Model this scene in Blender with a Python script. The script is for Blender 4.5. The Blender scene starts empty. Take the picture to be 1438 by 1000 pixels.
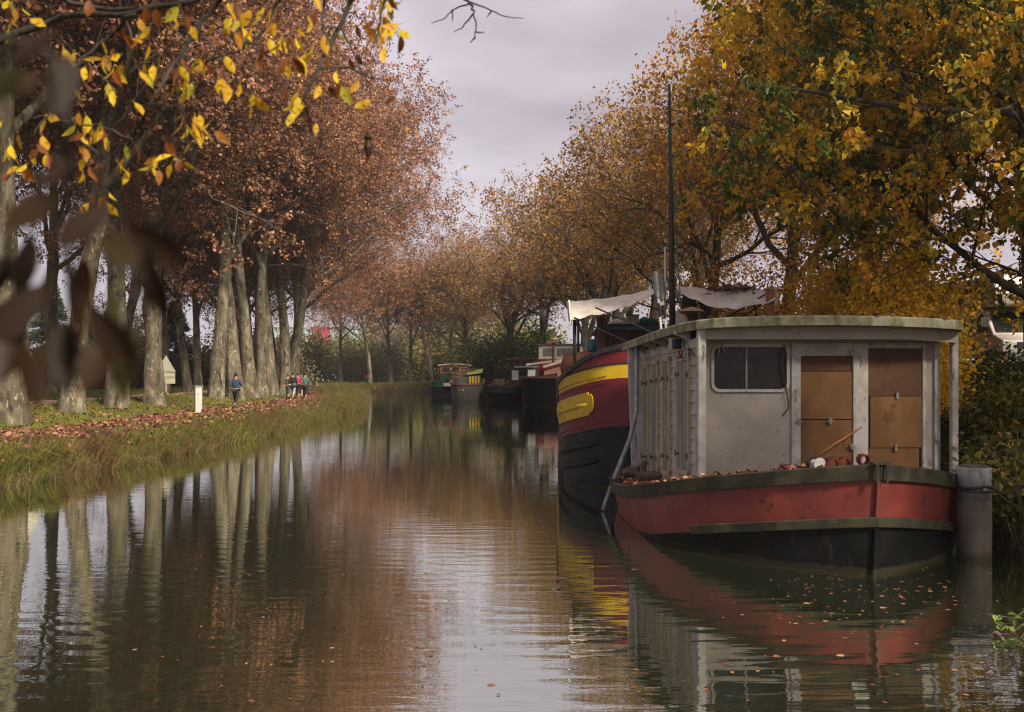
import bpy, math, random
import numpy as np
from mathutils import Vector, Matrix, Euler
R = math.radians
random.seed(7)
RNG = np.random.default_rng(11)
scene = bpy.context.scene
COL = scene.collection

# ------------------------------------------------------------------ camera, sky, sun, exposure
F, CH = 1300.0, 2.45            # focal length in photo pixels, camera height above the water
cam = bpy.data.cameras.new('camera'); camo = bpy.data.objects.new('camera', cam); COL.objects.link(camo)
camo.location = (0, 0, CH); camo.rotation_euler = (R(90), 0, 0)
cam.sensor_width = 36.0; cam.lens = 36.0 * F / 1438.0; cam.shift_y = 25.0 / 1438.0
cam.clip_start = 0.05; cam.clip_end = 6000
cam.dof.use_dof = True; cam.dof.focus_distance = 17.0; cam.dof.aperture_fstop = 5.0
scene.camera = camo

SUN_AZ, SUN_EL = R(142), R(37)   # clockwise from +Y : from the right, a little behind the camera
world = bpy.data.worlds.new('World'); scene.world = world; world.use_nodes = True
nt = world.node_tree; nt.nodes.clear()
out = nt.nodes.new('ShaderNodeOutputWorld'); mixs = nt.nodes.new('ShaderNodeMixShader')
sky = nt.nodes.new('ShaderNodeTexSky'); sky.sky_type = 'NISHITA'; sky.sun_disc = False
sky.sun_elevation = SUN_EL; sky.sun_rotation = SUN_AZ
b1 = nt.nodes.new('ShaderNodeBackground'); b1.inputs['Strength'].default_value = 0.06
b2 = nt.nodes.new('ShaderNodeBackground'); b2.inputs['Strength'].default_value = 0.645
tc = nt.nodes.new('ShaderNodeTexCoord'); mp = nt.nodes.new('ShaderNodeMapping')
mp.inputs['Scale'].default_value = (1.6, 1.6, 4.2)
ns = nt.nodes.new('ShaderNodeTexNoise'); ns.inputs['Scale'].default_value = 2.1
ns.inputs['Detail'].default_value = 5; ns.inputs['Roughness'].default_value = 0.5; ns.inputs['Distortion'].default_value = 0.3
rp = nt.nodes.new('ShaderNodeValToRGB')
rp.color_ramp.elements[0].position = 0.36; rp.color_ramp.elements[0].color = (0.40, 0.342, 0.385, 1)
rp.color_ramp.elements[1].position = 0.66; rp.color_ramp.elements[1].color = (0.66, 0.59, 0.645, 1)
L = nt.links.new
L(tc.outputs['Generated'], mp.inputs['Vector']); L(mp.outputs['Vector'], ns.inputs['Vector'])
L(ns.outputs['Fac'], rp.inputs['Fac']); L(rp.outputs['Color'], b2.inputs['Color'])
L(sky.outputs['Color'], b1.inputs['Color'])
mixs.inputs['Fac'].default_value = 0.9
L(b1.outputs[0], mixs.inputs[1]); L(b2.outputs[0], mixs.inputs[2]); L(mixs.outputs[0], out.inputs['Surface'])

sl = bpy.data.lights.new('sun', 'SUN'); slo = bpy.data.objects.new('sun', sl); COL.objects.link(slo)
sl.energy = 5.0; sl.angle = R(10); sl.color = (1.0, 0.90, 0.73)
sd = Vector((math.sin(SUN_AZ) * math.cos(SUN_EL), math.cos(SUN_AZ) * math.cos(SUN_EL), math.sin(SUN_EL)))
slo.rotation_euler = sd.to_track_quat('Z', 'Y').to_euler(); slo.location = (40, -40, 60)

vs = scene.view_settings
vs.view_transform = 'Standard'; vs.look = 'None'; vs.exposure = 0.92; vs.gamma = 1.0
scene.render.engine = 'CYCLES'
cy = scene.cycles
cy.max_bounces = 6; cy.diffuse_bounces = 3; cy.glossy_bounces = 3; cy.transmission_bounces = 4
cy.transparent_max_bounces = 8; cy.caustics_reflective = False; cy.caustics_refractive = False
cy.use_denoising = True; cy.filter_width = 1.15; cy.sample_clamp_indirect = 4.0

# ------------------------------------------------------------------ helpers
def W(px, py, d):
    """photo pixel + distance -> world point (distance chosen from what the thing touches)"""
    return Vector(((px - 719.0) * d / F, d, CH - (py - 525.0) * d / F))
def on_z(px, py, z=0.0):
    return W(px, py, F * (CH - z) / (py - 525.0))

def tag(o, label=None, cat=None, group=None, kind=None):
    if label: o['label'] = label
    if cat: o['category'] = cat
    if group: o['group'] = group
    if kind: o['kind'] = kind
    return o
def empty(name, loc=(0, 0, 0), rz=0.0, label=None, cat=None, group=None):
    o = bpy.data.objects.new(name, None); COL.objects.link(o)
    o.location = loc; o.rotation_euler = (0, 0, rz); o.empty_display_size = 0.2
    return tag(o, label, cat, group)
def link(name, me, mat=None, parent=None, loc=None, rot=None):
    o = bpy.data.objects.new(name, me); COL.objects.link(o)
    if mat is not None and len(me.materials) == 0:
        for m in (mat if isinstance(mat, (list, tuple)) else [mat]): me.materials.append(m)
    if parent is not None: o.parent = parent
    if loc is not None: o.location = loc
    if rot is not None: o.rotation_euler = rot
    return o
def copy_tree(o, parent=None):
    c = o.copy(); COL.objects.link(c); c.parent = parent
    for ch in list(o.children): copy_tree(ch, c)
    return c

def npmesh(name, verts, groups, attr=None, smooth=False):
    """verts (n,3); groups: list of (faces (m,k), material_index); attr: (n,) floats -> 'rnd'"""
    me = bpy.data.meshes.new(name)
    verts = np.asarray(verts, dtype=np.float32)
    me.vertices.add(len(verts)); me.vertices.foreach_set('co', verts.ravel())
    loops, starts, mi, off = [], [], [], 0
    for f, m in groups:
        f = np.asarray(f, dtype=np.int32)
        if len(f) == 0: continue
        k = f.shape[1]
        loops.append(f.ravel()); starts.append(off + np.arange(len(f), dtype=np.int32) * k)
        mi.append(np.full(len(f), m, dtype=np.int32)); off += f.size
    loops = np.concatenate(loops); starts = np.concatenate(starts); mi = np.concatenate(mi)
    me.loops.add(len(loops)); me.loops.foreach_set('vertex_index', loops)
    me.polygons.add(len(starts)); me.polygons.foreach_set('loop_start', starts)
    me.polygons.foreach_set('material_index', mi)
    if attr is not None:
        a = me.attributes.new('rnd', 'FLOAT', 'POINT'); a.data.foreach_set('value', np.asarray(attr, dtype=np.float32))
    me.update(calc_edges=True); me.validate()
    me.polygons.foreach_set('use_smooth', np.full(len(starts), smooth, dtype=bool))
    return me

def frame_axes(d):
    d = d / (np.linalg.norm(d) + 1e-9)
    a = np.array([0, 0, 1.0]) if abs(d[2]) < 0.9 else np.array([1.0, 0, 0])
    u = np.cross(a, d); u /= np.linalg.norm(u); v = np.cross(d, u)
    return u, v
def tube_np(pts, radii, sides, cap=True):
    pts = np.asarray(pts, float); n = len(pts)
    radii = np.broadcast_to(np.asarray(radii, float), (n,))
    tang = np.empty_like(pts); tang[1:-1] = pts[2:] - pts[:-2] if n > 2 else 0
    tang[0] = pts[1] - pts[0]; tang[-1] = pts[-1] - pts[-2]
    u, v = frame_axes(tang[0]); V = []
    ang = np.arange(sides) * 2 * np.pi / sides; ca, sa = np.cos(ang)[:, None], np.sin(ang)[:, None]
    for i in range(n):
        t = tang[i] / (np.linalg.norm(tang[i]) + 1e-9)
        u = u - t * np.dot(u, t); u /= (np.linalg.norm(u) + 1e-9); v = np.cross(t, u)
        V.append(pts[i] + radii[i] * (ca * u + sa * v))
    V = np.concatenate(V)
    i = np.arange(n - 1)[:, None] * sides; j = np.arange(sides)[None, :]; j2 = (j + 1) % sides
    Fq = np.stack([i + j, i + j2, i + sides + j2, i + sides + j], axis=-1).reshape(-1, 4)
    return V, Fq

class MB:
    """collects simple shapes into one mesh"""
    def __init__(s): s.v, s.f = [], []
    def add(s, V, Fc):
        o = len(s.v); s.v += [tuple(map(float, p)) for p in V]; s.f += [tuple(int(i) + o for i in f) for f in Fc]; return s
    def box(s, a, b, rz=0.0, piv=None):
        (x0, y0, z0), (x1, y1, z1) = a, b
        V = [(x0,y0,z0),(x1,y0,z0),(x1,y1,z0),(x0,y1,z0),(x0,y0,z1),(x1,y0,z1),(x1,y1,z1),(x0,y1,z1)]
        if rz:
            p = piv or ((x0+x1)/2, (y0+y1)/2); c, n = math.cos(rz), math.sin(rz)
            V = [(p[0]+(x-p[0])*c-(y-p[1])*n, p[1]+(x-p[0])*n+(y-p[1])*c, z) for x, y, z in V]
        return s.add(V, [(0,3,2,1),(4,5,6,7),(0,1,5,4),(1,2,6,5),(2,3,7,6),(3,0,4,7)])
    def bar(s, p, q, w, h=None, up=(0, 0, 1)):
        """rectangular bar from p to q"""
        p, q = Vector(p), Vector(q); d = (q - p).normalized(); up = Vector(up)
        if abs(d.dot(up)) > 0.98: up = Vector((0, 1, 0))
        u = d.cross(up).normalized() * (w / 2); v = u.cross(d).normalized() * ((h or w) / 2)
        V = [p-u-v, p+u-v, p+u+v, p-u+v, q-u-v, q+u-v, q+u+v, q-u+v]
        return s.add(V, [(0,1,2,3),(7,6,5,4),(0,4,5,1),(1,5,6,2),(2,6,7,3),(3,7,4,0)])
    def tube(s, pts, r, sides=10, cap=True):
        V, Fq = tube_np(np.array([tuple(p) for p in pts]), r, sides); s_f = [tuple(f) for f in Fq]
        if cap:
            n = len(V); s_f += [tuple(range(sides - 1, -1, -1)), tuple(range(n - sides, n))]
        return s.add(V, s_f)
    def lathe(s, prof, sides=16, c=(0, 0, 0), cap=True):
        V = []
        for r, z in prof:
            for k in range(sides):
                a = 2 * math.pi * k / sides; V.append((c[0] + r * math.cos(a), c[1] + r * math.sin(a), c[2] + z))
        n = len(prof); f = []
        for i in range(n - 1):
            for k in range(sides):
                k2 = (k + 1) % sides; f.append((i*sides+k, i*sides+k2, (i+1)*sides+k2, (i+1)*sides+k))
        if cap: f += [tuple(range(sides - 1, -1, -1)), tuple(range((n-1)*sides, n*sides))]
        return s.add(V, f)
    def loft(s, rows, closed=False, cap=False):
        m = len(rows[0]); V = [p for r in rows for p in r]; f = []
        for i in range(len(rows) - 1):
            for k in range(m if closed else m - 1):
                k2 = (k + 1) % m; f.append((i*m+k, i*m+k2, (i+1)*m+k2, (i+1)*m+k))
        if cap: f += [tuple(range(m - 1, -1, -1)), tuple(range((len(rows)-1)*m, len(rows)*m))]
        return s.add(V, f)
    def prism(s, poly, z0, z1):
        n = len(poly); V = [(x, y, z0) for x, y in poly] + [(x, y, z1) for x, y in poly]
        f = [tuple(range(n - 1, -1, -1)), tuple(range(n, 2 * n))] + [(i, (i+1) % n, n + (i+1) % n, n + i) for i in range(n)]
        return s.add(V, f)
    def ball(s, c, r, seg=10, ring=7):
        r = (r, r, r) if np.isscalar(r) else r
        rows = []
        for i in range(ring + 1):
            t = math.pi * min(max(i / ring, 0.02), 0.98) - math.pi / 2
            rows.append([(c[0] + r[0]*math.cos(t)*math.cos(2*math.pi*k/seg), c[1] + r[1]*math.cos(t)*math.sin(2*math.pi*k/seg), c[2] + r[2]*math.sin(t)) for k in range(seg)])
        return s.loft(rows, closed=True, cap=True)
    def mesh(s, name='m', smooth=False):
        me = bpy.data.meshes.new(name); me.from_pydata(s.v, [], s.f); me.update()
        if smooth: me.polygons.foreach_set('use_smooth', np.ones(len(me.polygons), dtype=bool))
        return me
    def build(s, name, mat, parent=None, smooth=False, bev=0.0, loc=None, rot=None, solid=0.0):
        o = link(name, s.mesh(name, smooth), mat, parent, loc, rot)
        if solid:
            m = o.modifiers.new('solid', 'SOLIDIFY'); m.thickness = solid; m.offset = 0
        if bev:
            m = o.modifiers.new('bevel', 'BEVEL'); m.width = bev; m.segments = 2; m.limit_method = 'ANGLE'; m.angle_limit = R(40)
        if smooth and (bev or solid is not None) and smooth == 'angle':
            pass
        return o

# ------------------------------------------------------------------ materials
MATS = {}
def _new(name):
    m = bpy.data.materials.new(name); m.use_nodes = True; t = m.node_tree; t.nodes.clear()
    o = t.nodes.new('ShaderNodeOutputMaterial'); MATS[name] = m
    return m, t, o
def nd(t, typ, **kw):
    n = t.nodes.new(typ)
    for k, v in kw.items():
        if k in n.inputs: n.inputs[k].default_value = v
        else: setattr(n, k, v)
    return n
def ramp(t, fac, stops, interp='LINEAR'):
    r = t.nodes.new('ShaderNodeValToRGB'); r.color_ramp.interpolation = interp
    e = r.color_ramp.elements
    while len(e) < len(stops): e.new(0.5)
    for k, (p, c) in enumerate(stops):
        e[k].position = p; e[k].color = (c[0], c[1], c[2], 1) if hasattr(c, '__len__') else (c, c, c, 1)
    t.links.new(fac, r.inputs['Fac']); return r.outputs['Color']
def mixc(t, fac, a, b, blend='MIX'):
    m = t.nodes.new('ShaderNodeMix'); m.data_type = 'RGBA'; m.blend_type = blend
    for sock, val in ((m.inputs[0], fac), (m.inputs[6], a), (m.inputs[7], b)):
        if hasattr(val, 'is_linked') or hasattr(val, 'node'): t.links.new(val, sock)
        elif hasattr(val, '__len__'): sock.default_value = (val[0], val[1], val[2], 1)
        else: sock.default_value = val
    return m.outputs[2]
def noise(t, scale, detail=5, stretch=(1, 1, 1), rough=0.55, coord='Object', dist=0.0):
    c = t.nodes.new('ShaderNodeTexCoord'); mp = nd(t, 'ShaderNodeMapping', Scale=stretch)
    t.links.new(c.outputs[coord], mp.inputs['Vector'])
    n = nd(t, 'ShaderNodeTexNoise', Scale=scale, Detail=detail, Roughness=rough, Distortion=dist)
    t.links.new(mp.outputs[0], n.inputs['Vector']); return n.outputs['Fac']
def surf(name, c, c2=None, scale=3.0, rough=0.7, bump=0.15, bscale=30, stretch=(1, 1, 1), lo=0.4, hi=0.62,
         stain=None, st_scale=2.0, st_stretch=(1, 1, 0.25), st_lo=0.5, st_hi=0.72, metallic=0.0, spec=0.35, bdist=0.01, coat=0.0, scum=0.0):
    """painted / weathered surface: two tones, an optional stain with its own shape, fine relief"""
    m, t, o = _new(name)
    p = nd(t, 'ShaderNodeBsdfPrincipled', Roughness=rough, Metallic=metallic)
    p.inputs['Specular IOR Level'].default_value = spec
    if coat: p.inputs['Coat Weight'].default_value = coat
    c2 = c2 or tuple(x * 0.72 for x in c)
    col = ramp(t, noise(t, scale, 7, stretch), [(lo, c2), (hi, c)])
    if stain:
        sf = ramp(t, noise(t, st_scale, 8, st_stretch, 0.65), [(st_lo, 0), (st_hi, 1)])
        col = mixc(t, sf, col, stain)
        rr = mixc(t, sf, (rough,) * 3, (min(1, rough + .2),) * 3); t.links.new(rr, p.inputs['Roughness'])
    if scum:      # weed and silt line left by the water
        ge = nd(t, 'ShaderNodeNewGeometry'); sz_ = nd(t, 'ShaderNodeSeparateXYZ'); t.links.new(ge.outputs['Position'], sz_.inputs[0])
        ad = nd(t, 'ShaderNodeMath', operation='MULTIPLY_ADD'); t.links.new(noise(t, 7, 6, (1, 1, .6)), ad.inputs[0]); ad.inputs[1].default_value = -.10; t.links.new(sz_.outputs['Z'], ad.inputs[2])
        col = mixc(t, ramp(t, ad.outputs[0], [(0.0, .85), (scum, 0)]), col, (0.034, 0.030, 0.017))
    t.links.new(col, p.inputs['Base Color'])
    if bump:
        b = nd(t, 'ShaderNodeBump', Strength=bump, Distance=bdist)
        t.links.new(noise(t, bscale, 6, stretch), b.inputs['Height']); t.links.new(b.outputs[0], p.inputs['Normal'])
    t.links.new(p.outputs[0], o.inputs['Surface']); return m
def leafmat(name, stops, trans=0.35, attr=True, rough=0.55, patch=None):
    """leaf: colour by each leaf's own random number; translucent"""
    m, t, o = _new(name)
    if attr:
        a = nd(t, 'ShaderNodeAttribute', attribute_name='rnd'); f = a.outputs['Fac']
    else:
        a = nd(t, 'ShaderNodeObjectInfo'); f = a.outputs['Random']
    col = ramp(t, f, stops)
    if patch:
        pf = ramp(t, noise(t, patch[1], 3), [(patch[2], 0), (patch[3], 1)])
        col = mixc(t, pf, col, patch[0])
    p = nd(t, 'ShaderNodeBsdfPrincipled', Roughness=rough); p.inputs['Specular IOR Level'].default_value = 0.25
    tr = nd(t, 'ShaderNodeBsdfTranslucent'); mx = nd(t, 'ShaderNodeMixShader'); mx.inputs[0].default_value = trans
    t.links.new(col, p.inputs['Base Color']); t.links.new(col, tr.inputs['Color'])
    t.links.new(p.outputs[0], mx.inputs[1]); t.links.new(tr.outputs[0], mx.inputs[2]); t.links.new(mx.outputs[0], o.inputs['Surface'])
    return m
def glass(name, tint=(0.02, 0.025, 0.03), rough=0.08):
    m, t, o = _new(name)
    p = nd(t, 'ShaderNodeBsdfPrincipled', Roughness=rough); p.inputs['Base Color'].default_value = (*tint, 1)
    p.inputs['Specular IOR Level'].default_value = 0.25
    col = ramp(t, noise(t, 2.3, 5, (1, 1, 1)), [(0.4, tint), (0.75, tuple(x * 2.2 + .01 for x in tint))])
    t.links.new(col, p.inputs['Base Color']); t.links.new(p.outputs[0], o.inputs['Surface']); return m

def bark(name, stops, scale=2.2, stretch=(1, 1, 0.45), bump=0.5, bscale=14, ivy=None):
    m, t, o = _new(name)
    p = nd(t, 'ShaderNodeBsdfPrincipled', Roughness=0.85); p.inputs['Specular IOR Level'].default_value = 0.2
    base = ramp(t, noise(t, scale, 6, stretch, 0.6, dist=0.6), stops)
    fleck = ramp(t, noise(t, 9, 4, (1, 1, 0.6), 0.5), [(0.60, 0), (0.68, 1)])
    col = mixc(t, fleck, base, stops[-1][1])
    dk = ramp(t, noise(t, 5, 5, (1, 1, 0.3), 0.6), [(0.34, 1), (0.44, 0)])
    col = mixc(t, dk, col, tuple(x * 0.55 for x in stops[0][1]))
    t.links.new(col, p.inputs['Base Color'])
    b = nd(t, 'ShaderNodeBump', Strength=bump, Distance=0.03)
    t.links.new(noise(t, bscale, 6, (1, 1, 0.35)), b.inputs['Height']); t.links.new(b.outputs[0], p.inputs['Normal'])
    t.links.new(p.outputs[0], o.inputs['Surface']); return m

bark_plane = bark('plane_bark', [(0.32, (0.045, 0.036, 0.023)), (0.45, (0.088, 0.072, 0.047)), (0.58, (0.135, 0.113, 0.077)), (0.70, (0.27, 0.235, 0.165))])
bark_near = bark('near_twig_bark', [(0.30, (0.014, 0.011, 0.009)), (0.5, (0.028, 0.022, 0.017)), (0.72, (0.05, 0.04, 0.03))], bscale=60)
bark_dark = bark('dark_bark', [(0.30, (0.030, 0.024, 0.017)), (0.5, (0.062, 0.050, 0.036)), (0.72, (0.11, 0.095, 0.07))], bscale=25)
twig_m = surf('twig_bark', (0.125, 0.10, 0.08), (0.07, 0.055, 0.044), scale=6, bump=0, rough=0.85)
leaf_plane = leafmat('plane_leaf', [(0, (0.106, 0.055, 0.035)), (0.35, (0.225, 0.105, 0.060)), (0.62, (0.312, 0.147, 0.080)), (0.82, (0.463, 0.237, 0.156)), (0.93, (0.525, 0.213, 0.062)), (1, (0.575, 0.350, 0.075))])
leaf_olive = leafmat('olive_brown_leaf', [(0, (0.115, 0.062, 0.030)), (0.4, (0.257, 0.128, 0.046)), (0.7, (0.365, 0.196, 0.054)), (0.88, (0.365, 0.257, 0.054)), (1, (0.540, 0.297, 0.041))])
leaf_orange = leafmat('orange_leaf', [(0, (0.143, 0.058, 0.019)), (0.3, (0.351, 0.150, 0.023)), (0.6, (0.559, 0.273, 0.029)), (0.85, (0.676, 0.390, 0.036)), (1, (0.286, 0.273, 0.046))], trans=0.4)
leaf_gold = leafmat('gold_leaf', [(0, (0.056, 0.075, 0.018)), (0.22, (0.150, 0.163, 0.025)), (0.36, (0.425, 0.338, 0.031)), (0.58, (0.725, 0.463, 0.031)), (0.86, (0.780, 0.425, 0.027)), (1, (0.600, 0.237, 0.037))],
                    trans=0.5, patch=((0.075, 0.105, 0.016), 0.55, 0.51, 0.57))
leaf_haze = leafmat('hazy_far_leaf', [(0, (0.10, 0.105, 0.06)), (0.5, (0.19, 0.175, 0.095)), (0.85, (0.27, 0.22, 0.10)), (1, (0.34, 0.22, 0.09))])  # pale distance haze is mixed into these leaf colours
leaf_yellow = leafmat('yellow_bush_leaf', [(0, (0.157, 0.168, 0.025)), (0.2, (0.381, 0.291, 0.028)), (0.5, (0.694, 0.448, 0.028)), (0.85, (0.762, 0.403, 0.025)), (1, (0.560, 0.224, 0.034))], trans=0.5)
leaf_green = leafmat('bush_leaf', [(0, (0.018, 0.028, 0.008)), (0.5, (0.045, 0.062, 0.014)), (0.85, (0.10, 0.105, 0.02)), (1, (0.25, 0.18, 0.02))])
leaf_dkgreen = leafmat('conifer_needle', [(0, (0.010, 0.020, 0.012)), (0.6, (0.024, 0.042, 0.022)), (1, (0.05, 0.068, 0.03))], trans=0.1)
leaf_purple = leafmat('hedge_leaf', [(0, (0.035, 0.018, 0.016)), (0.6, (0.085, 0.042, 0.036)), (1, (0.15, 0.085, 0.05))])
leaf_yellowgreen = leafmat('yellow_green_leaf', [(0, (0.06, 0.065, 0.015)), (0.5, (0.15, 0.14, 0.022)), (1, (0.33, 0.24, 0.03))])
litter_m = leafmat('fallen_leaf', [(0, (0.065, 0.024, 0.018)), (0.4, (0.15, 0.054, 0.038)), (0.75, (0.25, 0.105, 0.066)), (0.93, (0.36, 0.19, 0.11)), (1, (0.42, 0.25, 0.05))], trans=0.1)
float_m = leafmat('floating_leaf_colour', [(0, (0.10, 0.035, 0.02)), (0.5, (0.20, 0.075, 0.04)), (0.85, (0.30, 0.14, 0.08)), (1, (0.36, 0.22, 0.09))], trans=0.05, attr=False)
grass_m = leafmat('bank_grass', [(0, (0.055, 0.070, 0.016)), (0.35, (0.115, 0.125, 0.026)), (0.65, (0.18, 0.16, 0.035)), (1, (0.30, 0.22, 0.085))], trans=0.3,
                  patch=((0.15, 0.092, 0.038), 0.55, 0.45, 0.62))
turf_m = leafmat('turf_grass', [(0, (0.075, 0.10, 0.018)), (0.5, (0.15, 0.17, 0.028)), (1, (0.25, 0.22, 0.05))], trans=0.3)
reed_m = leafmat('rank_grass', [(0, (0.05, 0.07, 0.014)), (0.5, (0.12, 0.135, 0.026)), (1, (0.27, 0.21, 0.07))], trans=0.3)
ivy_m = leafmat('ivy_leaf', [(0, (0.020, 0.032, 0.009)), (0.6, (0.055, 0.07, 0.017)), (0.9, (0.13, 0.115, 0.025)), (1, (0.30, 0.20, 0.02))], trans=0.2)
# ------------------------------------------------------------------ canal outline and ground
LEFT = [(-13,-60),(-12.6,5),(-11.7,14),(-11.0,20),(-10.5,23),(-9.95,29),(-9.75,35),(-9.9,42),(-10.1,52),(-10.4,60),(-11,68),(-12.8,78),(-16,90),(-22,102),(-32,112),(-50,120),(-140,128)]
RIGHT = [(-140,152),(-50,139),(-30,130),(-17,123),(-10,116),(-5,109),(-0.5,101),(3.8,90),(5.6,80),(6.3,70),(6.7,50),(6.9,30),(7.0,18),(7.1,15),(6.75,12.3),(6.3,10.5),(5.7,9),(4.9,7.5),(3.7,5.8),(1.8,4.4),(-2,3.4),(-5,2.4),(-7,0),(-7.6,-8),(-7.6,-60)]
def refine(pts, step, jit, seed):
    g = np.random.default_rng(seed); o = []
    for (a, b) in zip(pts[:-1], pts[1:]):
        a, b = np.array(a, float), np.array(b, float); n = max(1, int(np.linalg.norm(b - a) / step))
        for k in range(n):
            o.append(a + (b - a) * k / n + g.normal(0, jit, 2) * (1 if k else 0.3))
    o.append(np.array(pts[-1], float)); return np.array(o)
LE, RE = refine(LEFT, 1.5, 0.09, 1), refine(RIGHT, 1.5, 0.07, 2)
def seg_dist(P, E):
    best = np.full(len(P), 1e9)
    for a, b in zip(E[:-1], E[1:]):
        ab = b - a; t = np.clip(((P - a) @ ab) / (ab @ ab), 0, 1)
        best = np.minimum(best, np.linalg.norm(P - (a + t[:, None] * ab), axis=1))
    return best
POLY = np.concatenate([LE, RE])
def inside(P):
    r = np.zeros(len(P), bool); n = len(POLY)
    for i in range(n):
        a, b = POLY[i], POLY[(i + 1) % n]
        c = (a[1] > P[:, 1]) != (b[1] > P[:, 1])
        with np.errstate(divide='ignore', invalid='ignore'):
            xi = (b[0] - a[0]) * (P[:, 1] - a[1]) / (b[1] - a[1]) + a[0]
        r ^= c & (P[:, 0] < xi)
    return r
def wobble(x, y):
    return 0.05*np.sin(x*0.9+1.3)*np.cos(y*0.7) + 0.035*np.sin(x*2.1+y*1.7) + 0.02*np.sin(x*4.3-y*3.1)
def ground_z(P):
    P = np.atleast_2d(np.asarray(P, float)); x, y = P[:, 0], P[:, 1]
    dl, dr = seg_dist(P, LE), seg_dist(P, RE); ins = inside(P)
    zl = np.interp(dl, [0, .12, .35, .9, 2.0, 3.0, 5.4, 6.8, 8.2, 8.8, 11.4, 12.2, 60, 400], [-.05, .16, .40, .56, .62, .64, .66, .95, 1.14, 1.16, 1.16, 1.22, 1.5, 3])
    hf = np.interp(y, [-60, 4, 9.5, 12, 40, 60, 90, 130, 400], [.36, .38, .8, 1, 1, .75, .5, .45, .5])
    zr = np.interp(dr, [0, .15, .6, 2, 4, 6, 9, 60, 400], [-.05, .2, .5, 1.15, 1.95, 2.35, 2.5, 2.6, 4]) * hf
    z = np.where(dl < dr, zl, zr)
    far = np.where((dl < dr), np.clip((dl - .3) / 2, 0, 1), np.clip((dr - .3) / 2, 0, 1))
    z = z + wobble(x, y) * far
    dm = np.minimum(dl, dr)
    return np.where(ins, np.interp(dm, [0, .3, 1.5, 4], [-.05, -.35, -1.1, -1.4]), z)
def gz(x, y): return float(ground_z([(x, y)])[0])

def axis(parts):
    o = []
    for a, b, s in parts: o += list(np.arange(a, b, s))
    return np.array(o + [parts[-1][1]])
gx = axis([(-2500,-400,150),(-400,-60,20),(-60,-26,1.6),(-26,-8.5,.28),(-8.5,4,.7),(4,13,.28),(13,40,1.2),(40,400,20),(400,2500,150)])
gy = axis([(-60,-4,4),(-4,16,.5),(16,48,.45),(48,80,.8),(80,150,1.4),(150,400,18),(400,3200,150)])
X, Y = np.meshgrid(gx, gy); PP = np.stack([X.ravel(), Y.ravel()], 1); Z = ground_z(PP)
nx, ny = len(gx), len(gy); ii = (np.arange(ny - 1)[:, None] * nx + np.arange(nx - 1)[None, :])
gf = np.stack([ii, ii + 1, ii + nx + 1, ii + nx], -1).reshape(-1, 4)
m, t, o = _new('ground_soil_grass')
p = nd(t, 'ShaderNodeBsdfPrincipled', Roughness=0.95); p.inputs['Specular IOR Level'].default_value = 0.1
ca = ramp(t, noise(t, 0.9, 8), [(0.35, (0.075, 0.075, 0.022)), (0.5, (0.13, 0.125, 0.032)), (0.64, (0.17, 0.12, 0.05))])
geo = nd(t, 'ShaderNodeNewGeometry'); sx = nd(t, 'ShaderNodeSeparateXYZ'); t.links.new(geo.outputs['Position'], sx.inputs[0])
low = ramp(t, sx.outputs['Z'], [(0.22, 1), (0.55, 0)])
soil = ramp(t, noise(t, 6, 6), [(0.35, (0.028, 0.02, 0.013)), (0.65, (0.085, 0.056, 0.034))])
t.links.new(mixc(t, low, ca, soil), p.inputs['Base Color'])
b = nd(t, 'ShaderNodeBump', Strength=0.6, Distance=0.06); t.links.new(noise(t, 9, 6), b.inputs['Height']); t.links.new(b.outputs[0], p.inputs['Normal'])
t.links.new(p.outputs[0], o.inputs['Surface'])
tag(link('ground', npmesh('ground', np.column_stack([PP, Z]), [(gf, 0)], smooth=True), m), kind='structure')

# strips laid on the left bank: leaf-strewn towpath and the pale dirt road behind the first row of planes
def strip(name, u0, u1, mat, y0, y1, lift, nu=6):
    idx = [i for i in range(len(LE)) if y0 <= LE[i][1] <= y1]
    E = LE[idx]; ys = np.linspace(E[0][1], E[-1][1], int((y1 - y0) / 0.8))
    k = np.ones(7) / 7; exs = np.interp(ys, E[:, 1], E[:, 0]); exs = np.convolve(np.pad(exs, 3, mode='edge'), k, 'valid')
    tx, ty = np.gradient(exs, ys), np.ones_like(ys); ln = np.hypot(tx, ty); nxv, nyv = -ty / ln, tx / ln
    V = []
    for u in np.linspace(u0, u1, nu):
        uu = u + 0.12*np.sin(ys*0.8 + u) + .07*np.sin(ys*2.3)
        V.append(np.stack([exs + nxv*uu, ys + nyv*uu], 1))
    n = len(ys); V = np.concatenate(V); zz = ground_z(V) + lift
    a = (np.arange(nu - 1)[:, None] * n + np.arange(n - 1)[None, :])
    f = np.stack([a, a + n, a + n + 1, a + 1], -1).reshape(-1, 4)
    tag(link(name, npmesh(name, np.column_stack([V, zz]), [(f[:, ::-1], 0)], smooth=True), mat), kind='structure')
path_m = surf('path_earth', (0.20, 0.12, 0.085), (0.10, 0.055, 0.04), scale=2.5, bump=0.5, bscale=14, bdist=0.03, rough=0.95)
road_m = surf('dirt_road', (0.44, 0.31, 0.20), (0.30, 0.20, 0.13), scale=1.2, bump=0.4, bscale=12, bdist=0.03, rough=0.95)
strip('towpath', 3.1, 5.1, path_m, 12, 101, 0.03)
strip('road', 8.8, 11.6, road_m, 12, 101, 0.03)

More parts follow.
